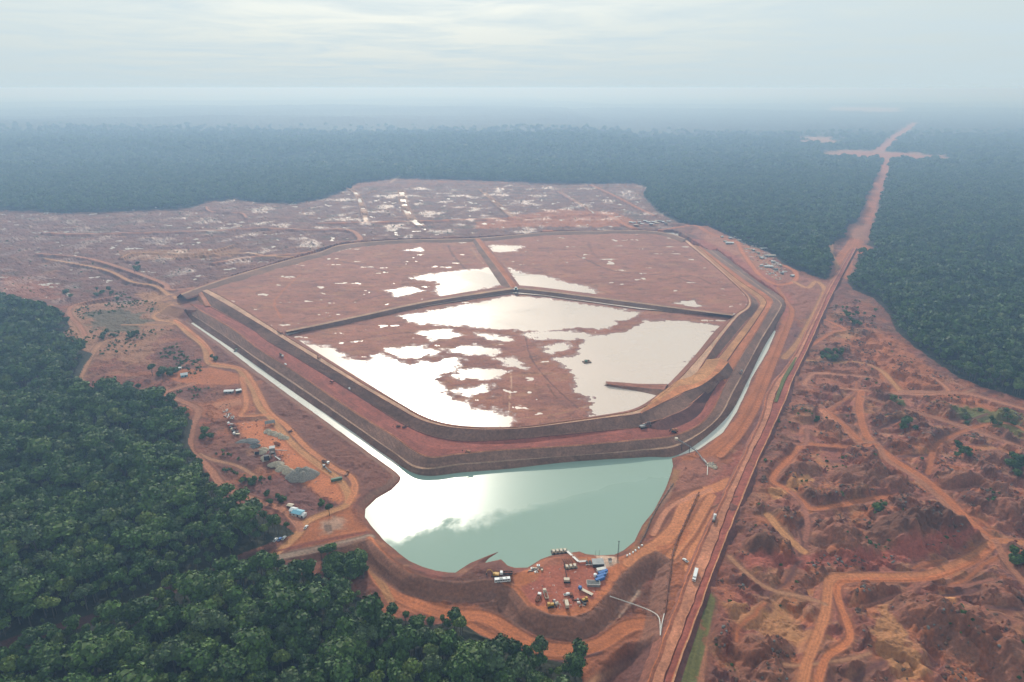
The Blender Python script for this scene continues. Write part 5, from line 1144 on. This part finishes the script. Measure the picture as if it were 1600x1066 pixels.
def crown_mesh(name, seed, R_, Hc, nleaf, leaf, lm, z0, lobes=7, spread=.55, trunk=None):
    V_, Fa, tint = crown_arrays(seed, R_, Hc, nleaf, leaf, lobes, spread); V_ = V_ + np.array((0, 0, z0))
    if trunk:
        mb = trunk; tv = np.array(mb.v); nq = [f for f in mb.f if len(f) == 4]; tf = np.array(nq) + len(V_); nl = len(Fa)
        V_ = np.concatenate([V_, tv]); Fa = np.concatenate([Fa, tf]); tint = np.concatenate([tint, np.full(len(tv), .5)])
    me = mesh_np(name, V_, Fa, [lm, BARK])
    if trunk:
        mi = np.zeros(len(me.polygons), np.int32); mi[nl:] = 1; me.polygons.foreach_set('material_index', mi)
    a = me.attributes.new('tint', 'FLOAT', 'POINT'); a.data.foreach_set('value', tint.astype(np.float32)); return me
def trunk_mb(seed, h, r=.35, limbs=4, R_=5):
    q = random.Random(seed); m = MB(); x = q.uniform(-.5, .5); m.tube((0, 0, -1.5), (x * .5, 0, h * .55), r * 1.25, 7, r * .85); m.tube((x * .5, 0, h * .55), (x, 0, h * 1.02), r * .85, 7, r * .5)
    for k in range(limbs):
        a = q.uniform(0, 6.28); z0 = h * q.uniform(.6, .95); m.tube((x * .7, 0, z0), (math.cos(a) * R_ * .5, math.sin(a) * R_ * .5, h + q.uniform(.2, 2)), r * .4, 5, r * .18)
    return m
KINDS_ = [  # crown radius, crown height, trunk height, leaf material, lobes, spread
 (6.6, 7.0, 12.5, 0, 8, .58), (5.2, 6.0, 11.0, 0, 6, .5), (7.6, 6.0, 14.5, 1, 10, .62), (4.4, 6.5, 10.5, 1, 5, .42), (5.8, 6.2, 13.0, 2, 7, .55), (5.0, 5.4, 11.0, 3, 7, .55), (6.2, 8.0, 12.0, 0, 7, .5), (3.6, 5.2, 8.5, 3, 5, .45), (6.4, 7.5, 3.6, 1, 9, .6), (5.4, 6.4, 3.0, 0, 7, .55)]
KN = ['broad dark green', 'round dark green', 'wide spreading mid green', 'narrow mid green', 'pale grey green', 'olive green', 'tall domed dark green', 'small olive green', 'bushy mid green', 'bushy dark green']
near_c = []; near_t = []
for k, (R_, Hc, Ht, lm, lo, sp_) in enumerate(KINDS_):
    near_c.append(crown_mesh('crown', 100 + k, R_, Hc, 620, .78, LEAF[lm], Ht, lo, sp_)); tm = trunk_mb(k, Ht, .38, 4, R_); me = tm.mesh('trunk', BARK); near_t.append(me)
# where trees stand
def grid_val(A_, x, y):
    r, c = gidx(x, y); return A_[np.clip(np.rint(r).astype(int), 0, NR - 1), np.clip(np.rint(c).astype(int), 0, NC - 1)]
sp = 7.9; ys = np.arange(240, 3000, sp * .87); PT = []
for j, y in enumerate(ys):
    hw = min(.9 * (y * CP + H * SP), 2900); s_ = sp * (1 if y < 1500 else 1.12); xs = np.arange(-hw, hw, s_) + (j % 2) * s_ * .5
    PT.append(np.stack([xs, np.full_like(xs, y)], 1))
PT = np.concatenate(PT); PT = PT + nr.uniform(-3.4, 3.4, PT.shape); n_near = len(PT); P2 = []
for j, y in enumerate(np.arange(3005, 7000, 14)):
    hw = min(.9 * (y * CP + H * SP), 6000); xs = np.arange(-hw, hw, 15) + (j % 2) * 7.5; P2.append(np.stack([xs, np.full_like(xs, y)], 1))
P2 = np.concatenate(P2); P2 = P2 + nr.uniform(-6, 6, P2.shape); PT = np.concatenate([PT, P2])
okt = (grid_val(sdC, PT[:, 0], PT[:, 1]) > 1.5) & (grid_val(roadmask, PT[:, 0], PT[:, 1]) < .4)
gapn = fbm(PT[:, 0], PT[:, 1], 60, 3, 500); okt &= (gapn < .42)
PT = PT[okt]; PZ = gz(PT[:, 0], PT[:, 1]); 
far_m = grid_val(far, PT[:, 0], PT[:, 1]); keep = far_m < nr.uniform(.05, .95, len(PT)); PT = PT[keep]; PZ = PZ[keep] - (far_m[keep] * 13) - (20 + 5 * far_m[keep]) * (PT[:, 1] > 3003)
kn = fbm(PT[:, 0], PT[:, 1], 120, 3, 505); KD = np.clip(nr.integers(0, 8, len(PT)), 0, 7)
big = fbm(PT[:, 0], PT[:, 1], 45, 2, 511); SCL = np.clip(nr.lognormal(-.04, .3, len(PT)) + .25 * big, .5, 1.7) * np.where(PT[:, 1] > 3003, 1.75, 1); ROT = nr.uniform(0, 6.28, len(PT))
edge = grid_val(sdC, PT[:, 0], PT[:, 1]); SCL = SCL * np.clip(.62 + edge / 60, .62, 1)
px, py = proj0(PT[:, 0], PT[:, 1], PZ + 12)
vis = (px > -8) & (px < 1608) & (py < 1078); size = SCL * 1000 / (PT[:, 1] * CP + (H - PZ) * SP)
order = np.argsort(np.where(vis, -size, 0)); pick = order[:285]; rest = np.ones(len(PT), bool); rest[pick] = False
def tree(label, group, kd, loc, rz, s, sz=None, name='forest_tree', cat='tree'):
    t = thing(name, label, cat, loc, rz, group); t.scale = (s, s, sz or s)
    link('crown', near_c[kd], t); link('trunk', near_t[kd], t); return t
for i in pick:
    kd = int(KD[i]); x = px[i]
    zone = 'at the bottom left corner' if x < 260 else ('along the bottom edge, left of centre' if x < 560 else 'along the bottom edge, near the centre')
    tree('%s tree in the dense rainforest %s' % (KN[kd], zone), '%s rainforest trees %s' % (KN[kd], zone), kd, (PT[i, 0], PT[i, 1], float(PZ[i])), float(ROT[i]), float(SCL[i]), float(SCL[i]) * rnd.uniform(.85, 1.15))
# the rest of the forest: one mass, crowns instanced on points
protos = bpy.data.collections.new('crown_protos')
KINDS_F = KINDS_[:8]; far_p = bpy.data.collections.new('far_crown_protos')
for k, (R_, Hc, Ht, lm, lo, sp_) in enumerate(KINDS_F):
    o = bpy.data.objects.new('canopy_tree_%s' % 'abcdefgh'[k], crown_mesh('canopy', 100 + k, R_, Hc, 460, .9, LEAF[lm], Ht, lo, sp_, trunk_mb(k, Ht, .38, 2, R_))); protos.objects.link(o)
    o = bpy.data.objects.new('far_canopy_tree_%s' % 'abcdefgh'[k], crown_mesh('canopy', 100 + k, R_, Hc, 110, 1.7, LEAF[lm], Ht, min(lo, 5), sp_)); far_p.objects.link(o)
def instancer(name, coll):
    ng = bpy.data.node_groups.new(name, 'GeometryNodeTree'); ng.interface.new_socket('Geometry', in_out='INPUT', socket_type='NodeSocketGeometry'); ng.interface.new_socket('Geometry', in_out='OUTPUT', socket_type='NodeSocketGeometry')
    nn = ng.nodes.new; ll = ng.links.new; gi = nn('NodeGroupInput'); go = nn('NodeGroupOutput'); ip = nn('GeometryNodeInstanceOnPoints'); ci = nn('GeometryNodeCollectionInfo')
    ci.inputs['Collection'].default_value = coll; ci.inputs['Separate Children'].default_value = True; ci.inputs['Reset Children'].default_value = True
    def attr(nm, ty):
        a = nn('GeometryNodeInputNamedAttribute'); a.data_type = ty; a.inputs['Name'].default_value = nm; return a.outputs[0]
    ll(gi.outputs[0], ip.inputs['Points']); ll(ci.outputs[0], ip.inputs['Instance']); ip.inputs['Pick Instance'].default_value = True
    ll(attr('tree_kind', 'INT'), ip.inputs['Instance Index']); ll(attr('tree_scale', 'FLOAT'), ip.inputs['Scale'])
    cx = nn('ShaderNodeCombineXYZ'); ll(attr('tree_turn', 'FLOAT'), cx.inputs[2]); ll(cx.outputs[0], ip.inputs['Rotation']); ll(ip.outputs[0], go.inputs[0])
    return ng
def forest_object(name, m, coll, label):
    me = bpy.data.meshes.new(name); n = int(m.sum()); me.vertices.add(n)
    me.vertices.foreach_set('co', np.stack([PT[m, 0], PT[m, 1], PZ[m]], 1).astype(np.float32).ravel())
    for nm, arr, ty in (('tree_scale', SCL[m], 'FLOAT'), ('tree_turn', ROT[m], 'FLOAT'), ('tree_kind', KD[m].astype(np.int32), 'INT')):
        a = me.attributes.new(nm, ty, 'POINT'); a.data.foreach_set('value', arr.astype(np.float32) if ty == 'FLOAT' else arr)
    o = link(name, me); o['kind'] = 'stuff'; o['label'] = label; o['category'] = 'forest'
    md = o.modifiers.new('instances', 'NODES'); md.node_group = instancer(name, coll); return o
cut_y = 850
forest_object('rainforest', rest & (PT[:, 1] < cut_y), protos, 'dense dark green rainforest covering the left side and bottom')
forest_object('distant_rainforest', rest & (PT[:, 1] >= cut_y), far_p, 'hazy rainforest stretching away beyond the mine')
print('TREES', len(PT), int((rest & (PT[:, 1] < cut_y)).sum()))
# single trees and clumps left standing in the cleared ground
q = random.Random(5)
CL = [
 ('in the clump beside the bottom dam bend', 20, (512, 572), (870, 903), 1.0), ('on the slope left of the stone yard', 3, (316, 328), (673, 684), .8),
 ('in the short hedge below the crusher bank', 7, (378, 424), (747, 756), .55), ('on the bank below the crusher, above the forest road', 4, (416, 448), (768, 788), .6),
 ('beside the road under the plum coloured bank', 3, (496, 512), (784, 790), .5), ('in the scrub left of the winding service road', 5, (152, 182), (520, 528), .7),
 ('in the scrub patch nearer the service road', 5, (196, 216), (520, 532), .7), ('at the forest tip above the round orange pad', 6, (238, 275), (575, 592), .95),
 ('by the small round pad left of the channel', 2, (331, 340), (556, 562), .6), ('in the far clearing beside white pools', 4, (207, 218), (416, 424), .9),
 ('in the scrub north of the left forest', 6, (98, 185), (455, 466), .9), ('in the dark thicket east of the haul road', 10, (1282, 1322), (550, 562), .75),
 ('in the scrub patch below the right-hand forest road', 12, (1310, 1372), (482, 505), .7), ('beside the rocky ground in the right clearing', 5, (1410, 1432), (655, 678), .8),
 ('on the brown heaps in the middle right', 3, (1368, 1382), (792, 803), .75), ('in the row at the right margin below the grass', 6, (1488, 1515), (690, 720), .7),
 ('in the thicket at the right margin', 6, (1575, 1600), (722, 738), .95), ('at the right edge by the road junction', 4, (1580, 1602), (868, 882), .9),
 ('on the grassy strip at the right margin', 8, (1500, 1600), (640, 668), .55), ('by the pink pond of the right clearing', 2, (1270, 1277), (650, 660), .5), ('in the low scrub right of the winding pink track', 5, (1390, 1412), (620, 632), .5)]
for where, n, xr, yr, s_ in CL:
    n = int(n * 1.5)
    for k in range(n):
        kd = (8, 9, 8, 1, 9, 8, 3)[(k + n) % 7]; x = q.uniform(*xr); y = q.uniform(*yr); p0 = on(x, y + 3)
        tree('%s tree %s' % (KN[kd], where), 'trees ' + where, kd, p0, q.uniform(0, 6), s_ * q.uniform(.75, 1.1), name='clearing_tree')
for lb, x, y, kd, s_ in (('lone small round tree standing in the orange clearing by the forest corner', 515, 806, 1, .75), ('lone round tree on the track bank above the tree clump', 503, 876, 3, .8), ('tall dark tree at the end of the forest by the low haul track', 906, 1048, 6, 1.25), ('dark broad tree right at the forest tip beside the low haul track', 899, 1062, 0, 1.1)):
    tree(lb, None, kd, on(x, y), 1.0, s_, name='lone_tree')

# ------------------------------------------------------------------ boulders and scrub nobody could count
def scatter(name, label, n_try, poly, protos_, seed, keep, smin, smax):
    g_ = np.random.default_rng(seed); xs = [p[0] for p in poly]; ys_ = [p[1] for p in poly]
    x = g_.uniform(min(xs), max(xs), n_try); y = g_.uniform(min(ys_), max(ys_), n_try); m = inside(poly, x, y); x, y = x[m], y[m]
    m = keep(x, y) & (grid_val(roadmask, x, y) < .3); x, y = x[m], y[m]; z = gz(x, y)
    me = bpy.data.meshes.new(name); me.vertices.add(len(x)); me.vertices.foreach_set('co', np.stack([x, y, z], 1).astype(np.float32).ravel())
    for nm, arr, ty in (('tree_scale', g_.uniform(smin, smax, len(x)) ** 1.5, 'FLOAT'), ('tree_turn', g_.uniform(0, 6.28, len(x)), 'FLOAT'), ('tree_kind', g_.integers(0, len(protos_.objects), len(x)).astype(np.int32), 'INT')):
        a = me.attributes.new(nm, ty, 'POINT'); a.data.foreach_set('value', arr.astype(np.float32) if ty == 'FLOAT' else arr)
    o = link(name, me); o['kind'] = 'stuff'; o['label'] = label; o['category'] = name.replace('_', ' ')
    md = o.modifiers.new('instances', 'NODES'); md.node_group = instancer(name, protos_); print(name, len(x)); return o
rocks = bpy.data.collections.new('rock_protos'); scrubs = bpy.data.collections.new('scrub_protos')
for k in range(5):
    g_ = np.random.default_rng(60 + k); m = MB()
    for j in range(3):
        n = 7; cx, cy = g_.uniform(-1, 1, 2); r_ = g_.uniform(.5, 1.1); vs = []
        for zz, rr in ((-.3, .9), (.35, 1.0), (.8, .5)):
            for a in range(n): w_ = g_.uniform(.7, 1.2); vs.append((cx + math.cos(a * 6.283 / n) * r_ * rr * w_, cy + math.sin(a * 6.283 / n) * r_ * rr * w_, zz * r_))
        m.add(vs, [(q_ * n + a, q_ * n + (a + 1) % n, q_ * n + n + (a + 1) % n, q_ * n + n + a) for q_ in range(2) for a in range(n)] + [tuple(range(2 * n, 3 * n))])
    rocks.objects.link(bpy.data.objects.new('rock_%s' % 'abcde'[k], m.mesh('rock', ['soilheap', 'gstone', 'rock_brown', 'rock_brown', 'rock_brown'][k])))
for k in range(3): scrubs.objects.link(bpy.data.objects.new('scrub_%s' % 'abc'[k], crown_mesh('scrub', 300 + k, 1.5, 1.4, 60, .4, LEAF[(0, 3, 1)[k]], .1, 3, .5)))
scatter('boulders', 'dark broken rock and clods scattered over the spoil country right of the haul road', 42000, rightW, rocks, 8, lambda x, y: (grid_val(n2_, x, y) + .6 * grid_val(n3_, x, y) > .12), .5, 1.25)
pale = bpy.data.collections.new('debris_protos')
for k, mt in enumerate(('cream', 'grey', 'cstone', 'white', 'rust')):
    g_ = np.random.default_rng(90 + k); m = MB()
    for j in range(4): m.box(g_.uniform(-3, 3), g_.uniform(-3, 3), -.2, g_.uniform(1, 3.4), g_.uniform(.8, 2), g_.uniform(.6, 1.6), .1)
    pale.objects.link(bpy.data.objects.new('debris_%s' % 'abcde'[k], m.mesh('debris', mt)))
scatter('camp_debris', 'pale stores and debris lying about the north-east camp', 1500, W([(1120,368),(1150,370),(1205,396),(1232,428),(1215,440),(1185,420),(1165,395)], 4), pale, 19, lambda x, y: grid_val(nB, x, y) > .0, .5, 1.0)
scatter('yard_debris', 'small debris and parts lying on the pump yard', 260, W([(820,905),(850,885),(930,876),(950,890),(925,935),(880,950),(840,940)], 4), pale, 20, lambda x, y: grid_val(nD, x, y) > .1, .2, .4)
scatter('stone_yard_debris', 'small debris lying about the stone yard', 500, W([(370,660),(420,655),(455,690),(520,735),(540,770),(500,775),(430,720),(385,690)], 4), pale, 22, lambda x, y: grid_val(nB, x, y) > .05, .2, .45)
scatter('clods', 'loose clods and rubble on the cleared ground left of the dam', 16000, W([(110,560),(200,480),(262,490),(330,590),(400,650),(560,770),(540,800),(460,800),(330,720),(300,640),(120,600)], 4), rocks, 9, lambda x, y: (grid_val(nB, x, y) > .08), .3, .8)
scatter('scrub', 'low green scrub regrowing over the cleared ground', 15000, rightW, scrubs, 10, lambda x, y: (grid_val(nA, x, y) > .14) & (grid_val(nB, x, y) > .1), .5, 1.4)
scatter('low_scrub', 'low scrub in the clearing left of the dam and by the forest', 14000, W([(95,560),(100,480),(200,450),(280,500),(330,600),(300,660),(440,770),(540,790),(500,800),(330,730),(290,650),(120,600)], 4), scrubs, 12, lambda x, y: (grid_val(nA, x, y) > .1), .5, 1.5)
scatter('far_scrub', 'dark scrub among the pools of the far clearing', 4500, northc, scrubs, 13, lambda x, y: (grid_val(nA, x, y) > .12), .7, 1.5)
# ------------------------------------------------------------------ haze
hm_ = bpy.data.materials.new('haze'); hm_.use_nodes = True; t = hm_.node_tree; t.nodes.clear()
oo = t.nodes.new('ShaderNodeOutputMaterial'); pv = t.nodes.new('ShaderNodeVolumePrincipled'); pv.inputs['Color'].default_value = (.40, .62, .95, 1); pv.inputs['Absorption Color'].default_value = (.72, .76, .80, 1)
pv.inputs['Density'].default_value = HAZE; pv.inputs['Anisotropy'].default_value = .28; t.links.new(pv.outputs[0], oo.inputs['Volume'])
me = bpy.data.meshes.new('haze'); X, Y0, Y1, Z0_, Z1_ = 70000, -4500, 74000, -24, 354
me.from_pydata([(-X, Y0, Z0_), (X, Y0, Z0_), (X, Y1, Z0_), (-X, Y1, Z0_), (-X, Y0, Z1_), (X, Y0, Z1_), (X, Y1, Z1_), (-X, Y1, Z1_)], [], [(0, 3, 2, 1), (4, 5, 6, 7), (0, 1, 5, 4), (1, 2, 6, 5), (2, 3, 7, 6), (3, 0, 4, 7)])
me.materials.append(hm_); o = link('haze', me); o['kind'] = 'stuff'
